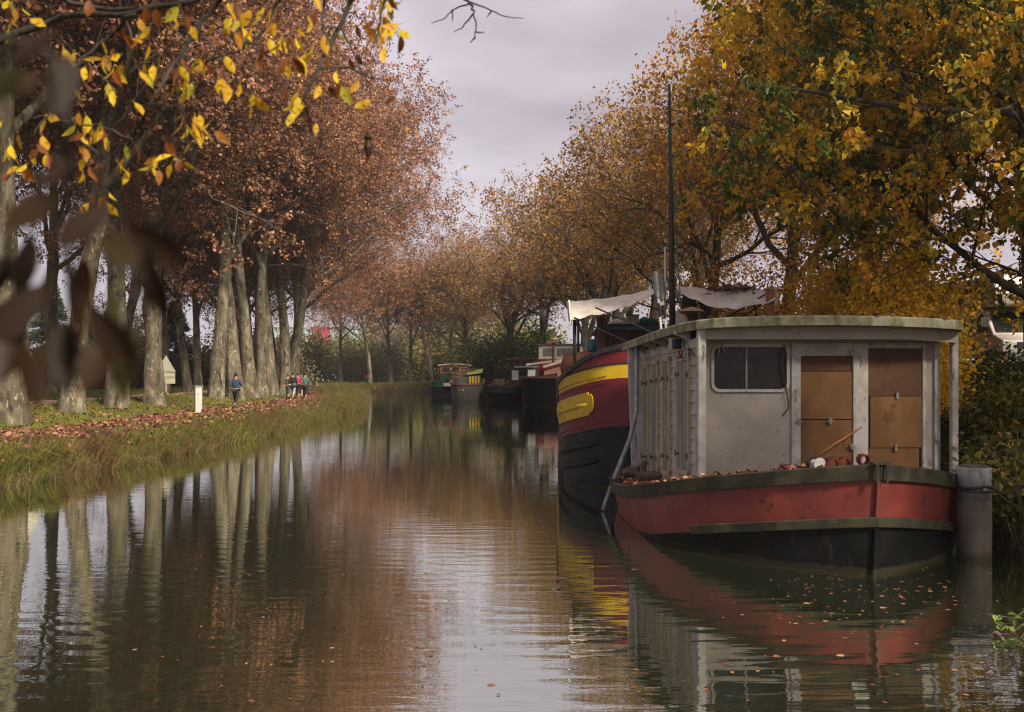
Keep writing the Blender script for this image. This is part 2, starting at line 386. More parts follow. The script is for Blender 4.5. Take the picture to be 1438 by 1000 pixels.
# water
m, t, o = _new('canal_water')
c = nd(t, 'ShaderNodeTexCoord')
def wn(scale, stretch, detail=3, rot=0.0, dist=0.0):
    mp = nd(t, 'ShaderNodeMapping', Scale=stretch, Rotation=(0, 0, rot)); t.links.new(c.outputs['Object'], mp.inputs['Vector'])
    n = nd(t, 'ShaderNodeTexNoise', Scale=scale, Detail=detail, Roughness=0.5, Distortion=dist); t.links.new(mp.outputs[0], n.inputs['Vector']); return n.outputs['Fac']
def mth(op, a, b=None, c_=None):
    n = nd(t, 'ShaderNodeMath', operation=op)
    for i, v in enumerate((a, b, c_)):
        if v is None: continue
        if hasattr(v, 'node'): t.links.new(v, n.inputs[i])
        else: n.inputs[i].default_value = v
    return n.outputs[0]
# concentric wavelets spreading from a point near mid canal, fading with radius
mp = nd(t, 'ShaderNodeMapping', Location=(-0.6, -34.0, 0)); t.links.new(c.outputs['Object'], mp.inputs['Vector'])
ln_ = nd(t, 'ShaderNodeVectorMath', operation='LENGTH'); t.links.new(mp.outputs[0], ln_.inputs[0]); rad = ln_.outputs['Value']
ringw = mth('SINE', mth('MULTIPLY', mth('ADD', rad, mth('MULTIPLY', wn(0.7, (1, 1, 1), 2), 0.5)), 18.0))
fade = nd(t, 'ShaderNodeMapRange'); t.links.new(rad, fade.inputs[0])
for i, v in zip((1, 2, 3, 4), (20.0, 23.0, 0.0, 1.0)): fade.inputs[i].default_value = v
fade2 = nd(t, 'ShaderNodeMapRange'); t.links.new(wn(0.16, (1, .7, 1), 2), fade2.inputs[0])
for i, v in zip((1, 2, 3, 4), (.42, .6, 0.05, 1.0)): fade2.inputs[i].default_value = v
rings = mth('MULTIPLY', mth('MULTIPLY', mth('MULTIPLY', ringw, fade.outputs[0]), fade2.outputs[0]), 0.20)
patch = nd(t, 'ShaderNodeMapRange'); t.links.new(wn(0.10, (0.6, 1.3, 1), 3), patch.inputs[0])
for i, v in zip((1, 2, 3, 4), (0.40, 0.62, 0.35, 1.0)): patch.inputs[i].default_value = v
sy = nd(t, 'ShaderNodeSeparateXYZ'); t.links.new(c.outputs['Object'], sy.inputs[0])
near = nd(t, 'ShaderNodeMapRange'); t.links.new(sy.outputs['Y'], near.inputs[0])
for i, v in zip((1, 2, 3, 4), (8.0, 45.0, 1.0, 0.45)): near.inputs[i].default_value = v
chop = mth('MULTIPLY', mth('MULTIPLY', mth('ADD', wn(1.0, (0.9, 5.5, 1), 2, 0.05, 0.3), mth('MULTIPLY', wn(1.0, (2.2, 13.0, 1), 2, -0.08, 0.2), 0.35)), patch.outputs[0]), near.outputs[0])
h = mth('ADD', rings, chop)
bp = nd(t, 'ShaderNodeBump', Strength=0.40, Distance=0.012); t.links.new(h, bp.inputs['Height'])
gl = nd(t, 'ShaderNodeBsdfGlossy', Roughness=0.012); gl.inputs['Color'].default_value = (0.93, 0.95, 0.90, 1)
df = nd(t, 'ShaderNodeBsdfDiffuse'); t.links.new(ramp(t, wn(0.25, (1, 1, 1), 4), [(0.35, (0.022, 0.026, 0.013)), (0.7, (0.034, 0.036, 0.019))]), df.inputs['Color'])
fr = nd(t, 'ShaderNodeFresnel', IOR=1.5); t.links.new(bp.outputs[0], fr.inputs['Normal'])
fac = mth('MINIMUM', mth('MULTIPLY_ADD', fr.outputs[0], 0.72, 0.55), 0.95)
mx = nd(t, 'ShaderNodeMixShader'); t.links.new(fac, mx.inputs[0]); t.links.new(df.outputs[0], mx.inputs[1]); t.links.new(gl.outputs[0], mx.inputs[2])
t.links.new(bp.outputs[0], gl.inputs['Normal']); t.links.new(mx.outputs[0], o.inputs['Surface'])
wv = [(-150, -60, 0), (60, -60, 0), (60, 160, 0), (-150, 160, 0)]
wm = MB().add(wv, [(0, 1, 2, 3)])
tag(wm.build('water', m), kind='structure')

# far hills
m_h = surf('far_hills', (0.10, 0.12, 0.13), (0.06, 0.075, 0.09), scale=0.02, bump=0, rough=1)
hb = MB(); rows = [[], [], []]
for k in range(61):
    a = R(-62 + 124 * k / 60); r = 1500; hgt = 26 + 14*math.sin(k*0.33) + 9*math.sin(k*0.81+1) + 5*math.sin(k*1.9)
    hgt *= 1.0 if k < 34 else 0.8
    rows[0].append((r*.93*math.sin(a), r*.93*math.cos(a), -4)); rows[1].append((r*math.sin(a), r*math.cos(a), max(8, hgt))); rows[2].append((r*1.12*math.sin(a), r*1.12*math.cos(a), -4))
hb.loft(rows); tag(hb.build('hills', m_h, smooth=True), kind='structure')

# ------------------------------------------------------------------ tree generator
def nrm(v): return v / (np.linalg.norm(v) + 1e-9)
def grow(g, trunk, levels):
    """trunk: dict(h, r, lean, segs, wob, top); levels: list of dict(n, L, ang, up, wob, segs, span, shrink). -> list of (level, pts, radii)"""
    out = []
    pts = [np.zeros(3)]; d = nrm(np.array([g.normal(0, trunk['lean']), g.normal(0, trunk['lean']), 1.0]))
    n = trunk['segs']
    for i in range(n):
        d = nrm(d + g.normal(0, trunk['wob'], 3) * np.array([1, 1, .2]) + np.array([0, 0, .10])); pts.append(pts[-1] + d * trunk['h'] / n)
    pts = np.array(pts); s = np.linspace(0, 1, n + 1)
    r = trunk['r'] * (1 - s * (1 - trunk['top'])); r[0] *= 1.22; r[1] *= 1.03
    out.append((0, pts, r)); parents = [(pts, r)]
    for li, lv in enumerate(levels, 1):
        nxt = []
        for pp, pr in parents:
            plen = np.linalg.norm(np.diff(pp, axis=0), axis=1).sum(); az0 = g.uniform(0, 6.28)
            cnt = lv['n'] if isinstance(lv['n'], int) else int(g.integers(lv['n'][0], lv['n'][1] + 1))
            for k in range(cnt):
                f = lv['span'][0] + (lv['span'][1] - lv['span'][0]) * ((k + g.uniform(.15, .85)) / cnt)
                x = f * (len(pp) - 1); i = min(int(x), len(pp) - 2); fr = x - i
                st = pp[i] * (1 - fr) + pp[i + 1] * fr; rr = pr[i] * (1 - fr) + pr[i + 1] * fr
                ax = nrm(pp[i + 1] - pp[i]); u, v = frame_axes(ax); az = az0 + k * 2.4 + g.normal(0, .35)
                an = lv['ang'] * g.uniform(.75, 1.25)
                d = nrm(ax * math.cos(an) + (u * math.cos(az) + v * math.sin(az)) * math.sin(an))
                Lb = lv['L'] * g.uniform(.7, 1.2) * (1 - lv.get('shrink', .35) * f)
                q = [st]; ns_ = lv['segs']
                for j in range(ns_):
                    d = nrm(d + g.normal(0, lv['wob'], 3) + np.array([0, 0, lv['up']])); q.append(q[-1] + d * Lb / ns_)
                r0 = min(rr * lv.get('rr', .6), lv.get('rmax', 9)); q = np.array(q)
                br = r0 * np.linspace(1, .32, ns_ + 1); out.append((li, q, br)); nxt.append((q, br))
        parents = nxt
        if lv.get('keep'): parents = nxt + [out[0][1:]]
    return out
def leaf_quads(P, D, N, ln, wd, rnd, fancy=False):
    S = np.cross(D, N); S /= (np.linalg.norm(S, axis=1, keepdims=True) + 1e-9); U = np.cross(S, D)
    ln, wd = ln[:, None], wd[:, None]; n = len(P)
    if not fancy:
        V = np.stack([P, P + D*ln*.45 + S*wd*.5, P + D*ln, P + D*ln*.45 - S*wd*.5], 1).reshape(-1, 3)
        Fq = np.arange(n * 4).reshape(-1, 4); return V, Fq, np.repeat(rnd, 4)
    cv = U * ln * .10
    V = np.stack([P, P + D*ln*.3 + S*wd*.46 + cv, P + D*ln*.66 + S*wd*.36 + cv, P + D*ln - U*ln*.08, P + D*ln*.66 - S*wd*.36 + cv, P + D*ln*.3 - S*wd*.46 + cv], 1).reshape(-1, 3)
    b = np.arange(n)[:, None] * 6
    Fq = np.concatenate([b + np.array([[0, 1, 2, 3]]), b + np.array([[0, 3, 4, 5]])], 0)
    return V, Fq, np.repeat(rnd, 6)
def make_tree(name, seed, trunk, levels, nleaf, lsize, mats, wood_levels=2, spread=.10, droop=.35, fancy=False, sides=(12, 8, 6, 4, 3, 3), pick=None, bare=0.0, clump=0.16, clip=None):
    """-> (trunk mesh, crown mesh, leaves kept out for their own objects)"""
    g = np.random.default_rng(seed); brs = grow(g, trunk, levels)
    last = max(b[0] for b in brs)
    if clip is not None: brs = [b for b in brs if b[0] < 1 or not clip(b[1][-1])]
    tv, tf, to, cv, cf, co = [], [], 0, [], [], 0
    for li, q, r in brs:
        sd_ = sides[li]
        if li == 0 and trunk.get('burl'):
            q2 = np.array([np.interp(np.linspace(0, len(q)-1, 22), np.arange(len(q)), q[:, k]) for k in range(3)]).T
            r2 = np.interp(np.linspace(0, len(q)-1, 22), np.arange(len(q)), r) * (1 + g.normal(0, .035, 22))
            V, Fq = tube_np(q2, r2, 14); ang = np.tile(np.arange(14), 22); row = np.repeat(np.arange(22), 14)
            for _ in range(trunk['burl']):
                c0, r0 = g.integers(0, 14), g.integers(3, 19); w = np.exp(-(((ang - c0 + 7) % 14 - 7) / 1.3) ** 2 - ((row - r0) / 1.0) ** 2)
                ctr = q2[row]; V = V + (V - ctr) * (w * g.uniform(.25, .55))[:, None]
            root = (row == 0); ctr = q2[row]; lob = 1 + .16 * np.cos(ang * 2 * np.pi / 14 * 4 + seed)
            V = np.where(root[:, None], ctr + (V - ctr) * (lob * 1.04)[:, None], V)
        else:
            V, Fq = tube_np(q, r, sd_)
        if li <= wood_levels: tv.append(V); tf.append(Fq + to); to += len(V)
        else: cv.append(V); cf.append(Fq + co); co += len(V)
    # leaves along the last two orders of twigs
    tw = [(q, 1.0 if li == last else .35) for li, q, r in brs if li >= last - 1]
    wts = np.array([w for _, w in tw]); wts /= wts.sum(); which = g.choice(len(tw), nleaf, p=wts)
    on = g.random(len(tw)) > bare; which = which[on[which]]; n = len(which)
    f = np.clip(g.beta(2.2, 1.3, n), 0, 1)
    Q = np.stack([tw[i][0][[0, len(tw[i][0]) // 2, -1]] for i in range(len(tw))])[which]
    t2 = (f * 2)[:, None]; P = np.where(t2 < 1, Q[:, 0] * (1 - t2) + Q[:, 1] * t2, Q[:, 1] * (2 - t2) + Q[:, 2] * (t2 - 1))
    P = P + g.normal(0, spread, (n, 3)); D = g.normal(0, 1, (n, 3)); D[:, 2] -= droop * 2.2
    D /= np.linalg.norm(D, axis=1, keepdims=True); N = g.normal(0, 1, (n, 3)); N[:, 2] += .8
    sz = lsize * g.uniform(.6, 1.25, n); base = g.random(len(tw))
    rnd = np.clip(base[which] * .55 + g.random(n) * .62 - .08, 0, 1)
    kept = None
    if pick is not None:
        sel = pick(P, g); kept = [(P[i], D[i], N[i], sz[i]) for i in sel]
        mk = np.ones(n, bool); mk[sel] = False; P, D, N, sz, rnd = P[mk], D[mk], N[mk], sz[mk], rnd[mk]
    if clip is not None:
        mk = np.array([not clip(q_) for q_ in P]); P, D, N, sz, rnd = P[mk], D[mk], N[mk], sz[mk], rnd[mk]
    LV, LF, LR = leaf_quads(P, D, N, sz, sz * g.uniform(.6, .95, len(sz)), rnd, fancy)
    tm = npmesh(name + '_trunk', np.concatenate(tv), [(np.concatenate(tf), 0)], smooth=True); tm.materials.append(mats[0])
    if cv:
        CV = np.concatenate(cv); V = np.concatenate([LV, CV]); gr = [(LF, 0), (np.concatenate(cf) + len(LV), 1)]; at = np.concatenate([LR, np.zeros(len(CV))])
    else: V, gr, at = LV, [(LF, 0)], LR
    cm = npmesh(name + '_crown', V, gr, at); cm.materials.append(mats[1]); cm.materials.append(mats[2])
    return tm, cm, kept
def tree(kind, meshes, x, y, label, group, rz=0.0, s=1.0, tilt=(0, 0), cat='tree', z=None):
    o = empty(kind, (x, y, (gz(x, y) if z is None else z) - 0.06), 0, label, cat, group)
    o.rotation_euler = (tilt[0], tilt[1], rz); o.scale = (s, s, s)
    link('trunk', meshes[0], None, o); link('crown', meshes[1], None, o)
    return o

PL_LEV = [dict(n=9, L=14.0, ang=.74, up=.042, wob=.12, segs=8, span=(.48, 1.0), rr=.56, shrink=.38),
          dict(n=10, L=6.0, ang=.85, up=.015, wob=.16, segs=6, span=(.22, 1.0), rr=.5, shrink=.45),
          dict(n=7, L=2.7, ang=.85, up=-.02, wob=.2, segs=4, span=(.2, 1.0), rr=.5, shrink=.3, rmax=.04),
          dict(n=5, L=1.2, ang=.8, up=-.02, wob=.2, segs=3, span=(.2, 1.0), rr=.55, shrink=.2, rmax=.017)]
plane_meshes = []
for k, sdv in enumerate((21, 35, 48, 63)):
    tm, cm, _ = make_tree('plane%d' % k, sdv, dict(h=(15.5, 14.0, 16.0, 14.5)[k], r=.37, lean=.03, segs=7, wob=.045, top=.42, burl=4), PL_LEV, 50000, .15, (bark_plane, leaf_plane, twig_m), droop=.3, wood_levels=1)
    plane_meshes.append((tm, cm))
OL_LEV = [dict(n=8, L=8.5, ang=.75, up=.05, wob=.15, segs=7, span=(.38, 1.0), rr=.6, shrink=.35),
          dict(n=8, L=4.0, ang=.85, up=.02, wob=.18, segs=5, span=(.2, 1.0), rr=.5, shrink=.4),
          dict(n=7, L=1.9, ang=.85, up=.0, wob=.2, segs=4, span=(.2, 1.0), rr=.5, shrink=.3, rmax=.03),
          dict(n=5, L=.9, ang=.8, up=.0, wob=.2, segs=3, span=(.2, 1.0), rr=.55, shrink=.2, rmax=.012)]
olive_meshes = [make_tree('olive%d' % k, 101 + k * 7, dict(h=9.5, r=.34, lean=.06, segs=6, wob=.07, top=.35), OL_LEV, 14500, .15, (bark_dark, leaf_olive, twig_m))[:2] for k in range(2)]
orange_meshes = [make_tree('orange%d' % k, 201 + k * 9, dict(h=9.0, r=.30, lean=.06, segs=6, wob=.07, top=.35), OL_LEV, 26000, .145, (bark_dark, leaf_orange, twig_m), spread=.16)[:2] for k in range(2)]

# left bank, first row of planes (beside the towpath)
row1 = [(-16.6,25.5),(-16.2,30),(-16.85,35.4),(-16.75,39.2),(-16.7,43.3),(-17.05,53.2),(-16.6,55.9),(-16.75,59.6),(-16.95,62.6),(-17.2,66.2),(-17.3,70.4),(-17.9,75),(-18.7,80),(-20.2,86),(-22.4,93),(-25.5,100.5),(-29,107)]
for k, (x, y) in enumerate(row1):
    lab, grp = 'stout pale-barked plane tree in the row beside the towpath', 'plane trees in the row beside the towpath'
    lab = {1: 'stout plane tree beside the road sign that the frame cuts off', 3: 'stout plane tree next before the one with the triangular sign', 4: 'stout plane tree with the triangular road sign at its foot', 5: 'stout plane tree next beyond the white marker post', 6: 'stout plane tree beside the navy-clad jogger', 10: 'plane tree nearest the group of walkers'}.get(k, lab)
    tree('plane_tree', plane_meshes[(k * 3 + 1) % 4], x, y, lab, grp, rz=k * 2.17 + .4, s=1.14 + .06*math.sin(k*2.3), tilt=(R(1.6*math.sin(k*1.7)), R(2.2*math.sin(k*2.9) + 1.5)))
row2 = [(-22.6,38),(-22.4,45.2),(-22.9,53.6),(-22.3,59.5),(-22.4,64),(-22.6,66.8),(-22.3,70.2),(-22.6,75.5),(-23.2,81),(-25,88),(-28,97)]
for k, (x, y) in enumerate(row2):
    tree('plane_tree', plane_meshes[(k * 2 + 3) % 4], x, y, 'slimmer plane tree in the second row beyond the dirt road', 'plane trees beyond the dirt road', rz=k * 1.37 + 2, s=.86 + .05*math.sin(k), tilt=(R(2*math.sin(k*2.2)), R(-2 + 2*math.sin(k*1.3))))
# far bank where the canal bends
far = [(478,136),(520,129),(549,133),(577,131),(592,140),(606,128),(628,142),(651,136)]
for k, (px, d) in enumerate(far):
    x = (px - 719) * d / F
    tree('plane_tree', plane_meshes[(k + 2) % 4], x, d, 'distant plane tree on the far bank where the canal bends', 'plane trees on the far bank at the bend', rz=k * 2.9, s=.80 + .06*math.sin(k*3), tilt=(R(2*math.sin(k)), R(3*math.sin(k*1.9))))
# right bank
rb = [(10.2,46,0,1.1),(12.0,55,1,1.35),(9.3,62,0,1.32),(12,70,1,1.45),(9.0,76,1,1.4),(9.5,86,0,1.5),(6.6,95,1,1.5),(3.4,106,0,1.45),(-1.5,114,1,1.35),(-6,128,0,1.4),(1.5,126,1,1.5),(8,116,1,1.5),(13,102,0,1.5)]
for k, (x, y, v, s) in enumerate(rb):
    tree('brown_tree', olive_meshes[v], x, y, 'brown and olive leaved tree on the bank behind the moored barges', 'brown trees behind the moored barges', rz=k * 2.3, s=s, tilt=(R(2*math.sin(k*2)), R(-3)))
for k, (x, y, v, s) in enumerate([(11.0,26.5,0,1.0),(13.5,31,1,1.2),(10.6,36,1,1.12),(14.6,25.5,1,1.2),(15,40,0,1.4)]):
    tree('orange_tree', orange_meshes[v], x, y, 'orange and gold leaved tree rising behind the canvas awning', 'orange trees behind the awning', rz=k * 1.9 + 1, s=s, tilt=(0, R(-2)))

# the golden tree that overhangs the houseboat: the largest leaves are objects of their own
GT = Vector((11.2, 17.2, 0)); GT.z = gz(GT.x, GT.y)
def pick_gold(P, g):
    Wd = P + np.array(GT); px = 719 + Wd[:, 0] / np.maximum(Wd[:, 1], .1) * F; py = 525 - (Wd[:, 2] - CH) / np.maximum(Wd[:, 1], .1) * F
    ok = (px > 980) & (px < 1438) & (py > 0) & (py < 470) & (Wd[:, 1] > 8)
    idx = np.where(ok)[0]; return idx[np.argsort(Wd[idx, 1])][:290]
GD_LEV = [dict(n=12, L=8.6, ang=1.12, up=.012, wob=.12, segs=7, span=(.12, 1.0), rr=.55, shrink=.25),
          dict(n=9, L=3.6, ang=.75, up=-.03, wob=.15, segs=5, span=(.2, 1.0), rr=.5, shrink=.4),
          dict(n=7, L=1.8, ang=.75, up=-.07, wob=.18, segs=4, span=(.15, 1.0), rr=.5, shrink=.3, rmax=.02),
          dict(n=5, L=.8, ang=.7, up=-.08, wob=.2, segs=3, span=(.2, 1.0), rr=.55, shrink=.2, rmax=.008)]
tm, cm, kept = make_tree('gold', 311, dict(h=9.0, r=.26, lean=.05, segs=6, wob=.06, top=.4), GD_LEV, 54000, .15, (bark_dark, leaf_gold, twig_m), spread=.055, droop=.5, fancy=True, pick=pick_gold, clip=lambda q_: q_[0] + GT.x < 4.6 + .9*math.sin(q_[2]*1.7 + q_[1]) or (q_[0] + GT.x < 6.9 and q_[2] + GT.z < 5.6))
gt = tree('golden_tree', (tm, cm), GT.x, GT.y, 'golden and green leaved tree overhanging the white houseboat', None, z=GT.z + .06)
gt_shade = tree('golden_tree', (tm, cm), 10.0, 8.4, 'golden tree added on the near bank to shade the houseboat front', None, rz=0.0, s=.64)  # tree added beside the view so that its shade falls on the cabin front
gt2 = tree('golden_tree', (tm, cm), 12.3, 21.2, 'smaller golden tree standing close behind the houseboat roof', None, rz=2.2, s=.86)
for c in list(gt.children) + list(gt2.children) + list(gt_shade.children):
    if c.name.startswith('crown'): c['kind'] = 'stuff'
leaf_single = leafmat('single_gold_leaf', [(0, (0.06, 0.075, 0.016)), (0.3, (0.26, 0.22, 0.025)), (0.65, (0.52, 0.34, 0.028)), (1, (0.50, 0.22, 0.025))], trans=0.4, attr=False)
V, Fq, _ = leaf_quads(np.zeros((1, 3)), np.array([[1., 0, 0]]), np.array([[0, 0, 1.]]), np.ones(1), np.array([.78]), np.zeros(1), True)
lm = npmesh('leaf', V, [(Fq, 0)]); lm.materials.append(leaf_single)
for P_, D_, N_, s_ in kept:
    S_ = nrm(np.cross(N_, D_)); U_ = np.cross(D_, S_); o = link('leaf', lm, None, gt)
    mt = Matrix(((D_[0], S_[0], U_[0]), (D_[1], S_[1], U_[1]), (D_[2], S_[2], U_[2]))).to_4x4()
    o.matrix_local = Matrix.Translation(Vector(P_)) @ mt @ Matrix.Scale(float(s_), 4)

# ------------------------------------------------------------------ bushes, conifers
def bush_mesh(name, seed, rx, ry, rz, n, size, mats, clumps=26, stems=9):
    g = np.random.default_rng(seed); c = g.normal(0, 1, (clumps, 3)); c /= np.linalg.norm(c, axis=1, keepdims=True)
    c *= g.uniform(.35, .85, (clumps, 1)); c[:, 2] = np.abs(c[:, 2]) * 1.0 + .12
    k = g.integers(0, clumps, n); P = c[k] + g.normal(0, .17, (n, 3)); P[:, 2] = np.abs(P[:, 2]); P *= np.array([rx, ry, rz])
    D = g.normal(0, 1, (n, 3)); D[:, 2] -= .4; D /= np.linalg.norm(D, axis=1, keepdims=True); N = g.normal(0, 1, (n, 3)); N[:, 2] += .6
    sz = size * g.uniform(.6, 1.3, n); rnd = np.clip(g.random(clumps)[k] * .5 + g.random(n) * .6 - .05, 0, 1)
    V, Fq, At = leaf_quads(P, D, N, sz, sz * .62, rnd); fm = npmesh(name + '_foliage', V, [(Fq, 0)], At); fm.materials.append(mats[0])
    sv, sf, so = [], [], 0
    for i in range(stems):
        e = c[g.integers(0, clumps)] * np.array([rx, ry, rz]) * .95; q = np.array([np.array([e[0]*.12, e[1]*.12, 0]) * (1 - s) + e * s + np.array([0, 0, .15*rz*math.sin(s*3.1)]) for s in np.linspace(0, 1, 5)])
        V2, F2 = tube_np(q, np.linspace(.022, .006, 5) * max(1, rx), 4); sv.append(V2); sf.append(F2 + so); so += len(V2)
    sm = npmesh(name + '_stems', np.concatenate(sv), [(np.concatenate(sf), 0)]); sm.materials.append(mats[1])
    return sm, fm
def bush(kind, meshes, x, y, label, group, s=1.0, rz=0.0, cat='bush', z=None):
    o = empty(kind, (x, y, (gz(x, y) if z is None else z) - .05), rz, label, cat, group); o.scale = (s, s, s)
    link('stems', meshes[0], None, o); link('foliage', meshes[1], None, o); return o
b_green = bush_mesh('green_bush', 5, 3.2, 3.0, 4.2, 9000, .22, (leaf_green, twig_m))
b_far = bush_mesh('far_bush', 16, 3.0, 2.6, 4.4, 7000, .22, (leaf_haze, twig_m))
b_yel = bush_mesh('yellow_bush', 6, 2.6, 2.4, 3.4, 6500, .22, (leaf_yellowgreen, twig_m))
b_hedge = bush_mesh('purple_hedge', 7, 2.2, 1.6, 2.0, 5000, .16, (leaf_purple, twig_m))
b_bank = bush_mesh('bank_bush', 8, .9, .9, .95, 3200, .10, (leaf_yellowgreen, twig_m))
b_ivy = bush_mesh('ivy_mound', 9, 1.3, 1.2, .75, 5200, .085, (ivy_m, twig_m), clumps=40)
for k, (px, d, s) in enumerate([(672,112,1.3),(700,110,1.35),(735,104,1.4),(765,98,1.4)]):
    bush('green_bush', b_green, (px - 719) * d / F, d, 'dark green bush on the bank behind the distant barges', 'dark green bushes behind the distant barges', s, k * 1.3)
for k, (x, d, s) in enumerate([(9.5,40,1.3),(8.6,52,1.2),(9.0,60,1.15),(8.8,34,1.0)]):
    bush('yellow_green_bush', b_yel, x, d, 'yellow green bush at the foot of the right bank trees', 'yellow green bushes under the right bank trees', s, k * 2.1)
for k, (px, d, s) in enumerate([(95,70,1.5),(120,73,1.4),(62,72,1.6),(20,66,1.5),(150,76,1.5),(190,78,1.4),(255,80,1.5),(235,82,1.4)]):
    bush('purple_hedge', b_hedge, (px - 719) * d / F, d, 'rounded purple brown hedge bush beyond the dirt road', 'purple brown hedge bushes beyond the dirt road', s, k * .9)
for k, (px, d, s) in enumerate([(150,92,1.6),(180,96,1.6),(300,105,1.6),(345,112,1.8),(392,118,1.7),(425,150,2.4),(455,160,1.9),(480,165,2.0),(508,150,1.9),(535,158,2.4),(560,170,2.6),(590,165,2.3),(618,175,2.9),(640,168,2.8),(662,160,2.8),(690,155,2.8),(715,150,2.7),(745,140,2.6)]):
    bush('hazy_green_bush', (b_far, b_far, b_yel)[k % 3], (px - 719) * d / F, d, 'large bush filling the background between the plane trunks', 'background bushes between the plane trunks', s, k * 1.7, z=None)
bush('dark_red_bush', b_hedge, W(505, 530, 118).x, 117, 'low dark brown bush at the water where the canal bends', None, .75)

def conifer_mesh(seed, h, rb_):
    g = np.random.default_rng(seed); P, D = [], []; tv, tf, to = [], [], 0
    V, Fq = tube_np(np.array([[0, 0, 0], [0, 0, h*.5], [0, 0, h]]), [.16, .1, .02], 6); tv.append(V); tf.append(Fq); to += len(V)
    for lay in np.linspace(.08, .98, 26):
        r = rb_ * (1 - lay) ** .8 + .15
        for k in range(9):
            a = g.uniform(0, 6.28); e = np.array([math.cos(a) * r, math.sin(a) * r, lay*h - r*.22]); st = np.array([0, 0, lay*h + .1])
            V, Fq = tube_np(np.array([st, (st + e)/2 + [0, 0, .08], e]), [.03, .02, .008], 3); tv.append(V); tf.append(Fq + to); to += len(V)
            s = g.uniform(.15, 1, 60)[:, None]; P.append(st*(1-s) + e*s + g.normal(0, .09, (60, 3))); D.append(np.tile(nrm(e - st), (60, 1)) + g.normal(0, .5, (60, 3)))
    P, D = np.concatenate(P), np.concatenate(D); D /= np.linalg.norm(D, axis=1, keepdims=True); n = len(P)
    V, Fq, At = leaf_quads(P, D, g.normal(0, 1, (n, 3)), g.uniform(.18, .38, n), g.uniform(.05, .1, n), g.random(n))
    a = npmesh('conifer_trunk', np.concatenate(tv), [(np.concatenate(tf), 0)]); a.materials.append(bark_dark)
    b_ = npmesh('conifer_crown', V, [(Fq, 0)], At); b_.materials.append(leaf_dkgreen); return a, b_
cmsh = conifer_mesh(3, 7.5, 2.3)
for px, d, s in [(247,88,1.1),(158,84,1.0),(72,88,1.3),(120,92,1.2)]:
    tree('conifer', cmsh, (px - 719) * d / F, d, 'dark green conifer seen between the plane trunks', 'dark conifers beyond the plane trees', s=s)
# ------------------------------------------------------------------ paint and materials for boats
white_p = surf('weathered_white_paint', (0.48, 0.44, 0.39), (0.37, 0.33, 0.28), scale=2.2, stain=(0.16, 0.13, 0.09), st_scale=3.2, st_lo=.52, st_hi=.76, rough=.6, bump=.2, bscale=40, bdist=.004)
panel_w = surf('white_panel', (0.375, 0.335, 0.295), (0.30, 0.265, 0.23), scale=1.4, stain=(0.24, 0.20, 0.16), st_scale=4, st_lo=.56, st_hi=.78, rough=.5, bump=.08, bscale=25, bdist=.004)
post_w = surf('peeling_white_post', (0.47, 0.45, 0.44), (0.35, 0.32, 0.29), scale=5, stain=(0.10, 0.08, 0.06), st_scale=9, st_stretch=(1, 1, .3), st_lo=.58, st_hi=.66, rough=.7, bump=.35, bscale=30, bdist=.006)
cream_trim = surf('cream_trim', (0.50, 0.41, 0.29), (0.40, 0.32, 0.22), scale=4, stain=(0.16, 0.12, 0.08), st_scale=6, st_lo=.6, st_hi=.8, rough=.6)
shutter_m = surf('grey_green_shutter', (0.26, 0.255, 0.20), (0.19, 0.185, 0.145), scale=5, stretch=(1, 1, .2), stain=(0.10, 0.09, 0.06), st_scale=5, st_lo=.6, st_hi=.8, rough=.7)
roof_m = surf('mossy_roof_edge', (0.33, 0.31, 0.25), (0.22, 0.20, 0.145), scale=3, stain=(0.115, 0.115, 0.04), st_scale=5, st_stretch=(1, 1, .5), st_lo=.44, st_hi=.62, rough=.85, bump=.4, bscale=30, bdist=.006)
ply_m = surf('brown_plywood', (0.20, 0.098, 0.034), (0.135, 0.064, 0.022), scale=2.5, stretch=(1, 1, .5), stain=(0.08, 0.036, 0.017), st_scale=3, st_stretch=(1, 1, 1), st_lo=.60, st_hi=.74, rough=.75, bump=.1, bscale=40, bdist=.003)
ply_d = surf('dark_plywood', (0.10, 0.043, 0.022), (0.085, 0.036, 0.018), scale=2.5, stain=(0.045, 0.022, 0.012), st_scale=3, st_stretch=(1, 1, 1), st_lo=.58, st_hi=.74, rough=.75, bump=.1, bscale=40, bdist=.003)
red_hull = surf('faded_red_hull', (0.20, 0.036, 0.027), (0.125, 0.021, 0.017), scale=1.6, stain=(0.03, 0.012, 0.010), st_scale=4.5, st_stretch=(1, 1, 1), st_lo=.57, st_hi=.68, rough=.55, bump=.12, bscale=18, bdist=.008)
black_hull = surf('black_hull', (0.009, 0.0085, 0.0085), (0.004, 0.004, 0.004), scale=2.2, stain=(0.06, 0.046, 0.034), st_scale=3.5, st_lo=.58, st_hi=.80, rough=.65, spec=.08, scum=.03, bump=.15, bscale=15, bdist=.008)
moss_wood = surf('mossy_dark_wood', (0.046, 0.041, 0.020), (0.016, 0.014, 0.009), scale=3.2, stain=(0.10, 0.105, 0.025), st_scale=6, st_stretch=(1, 1, 1), st_lo=.60, st_hi=.76, rough=.9, bump=.5, bscale=35, bdist=.008)
deck_red = surf('worn_red_deck', (0.20, 0.055, 0.04), (0.10, 0.03, 0.024), scale=3, stain=(0.06, 0.05, 0.03), st_scale=3, st_stretch=(1, 1, 1), rough=.85)
red_iron = surf('red_iron', (0.24, 0.03, 0.026), (0.12, 0.018, 0.015), scale=12, stain=(0.06, 0.03, 0.02), st_scale=14, st_stretch=(1, 1, 1), rough=.6)
grey_metal = surf('grey_metal', (0.30, 0.31, 0.30), (0.20, 0.205, 0.20), scale=8, metallic=.3, rough=.45, bump=.05)
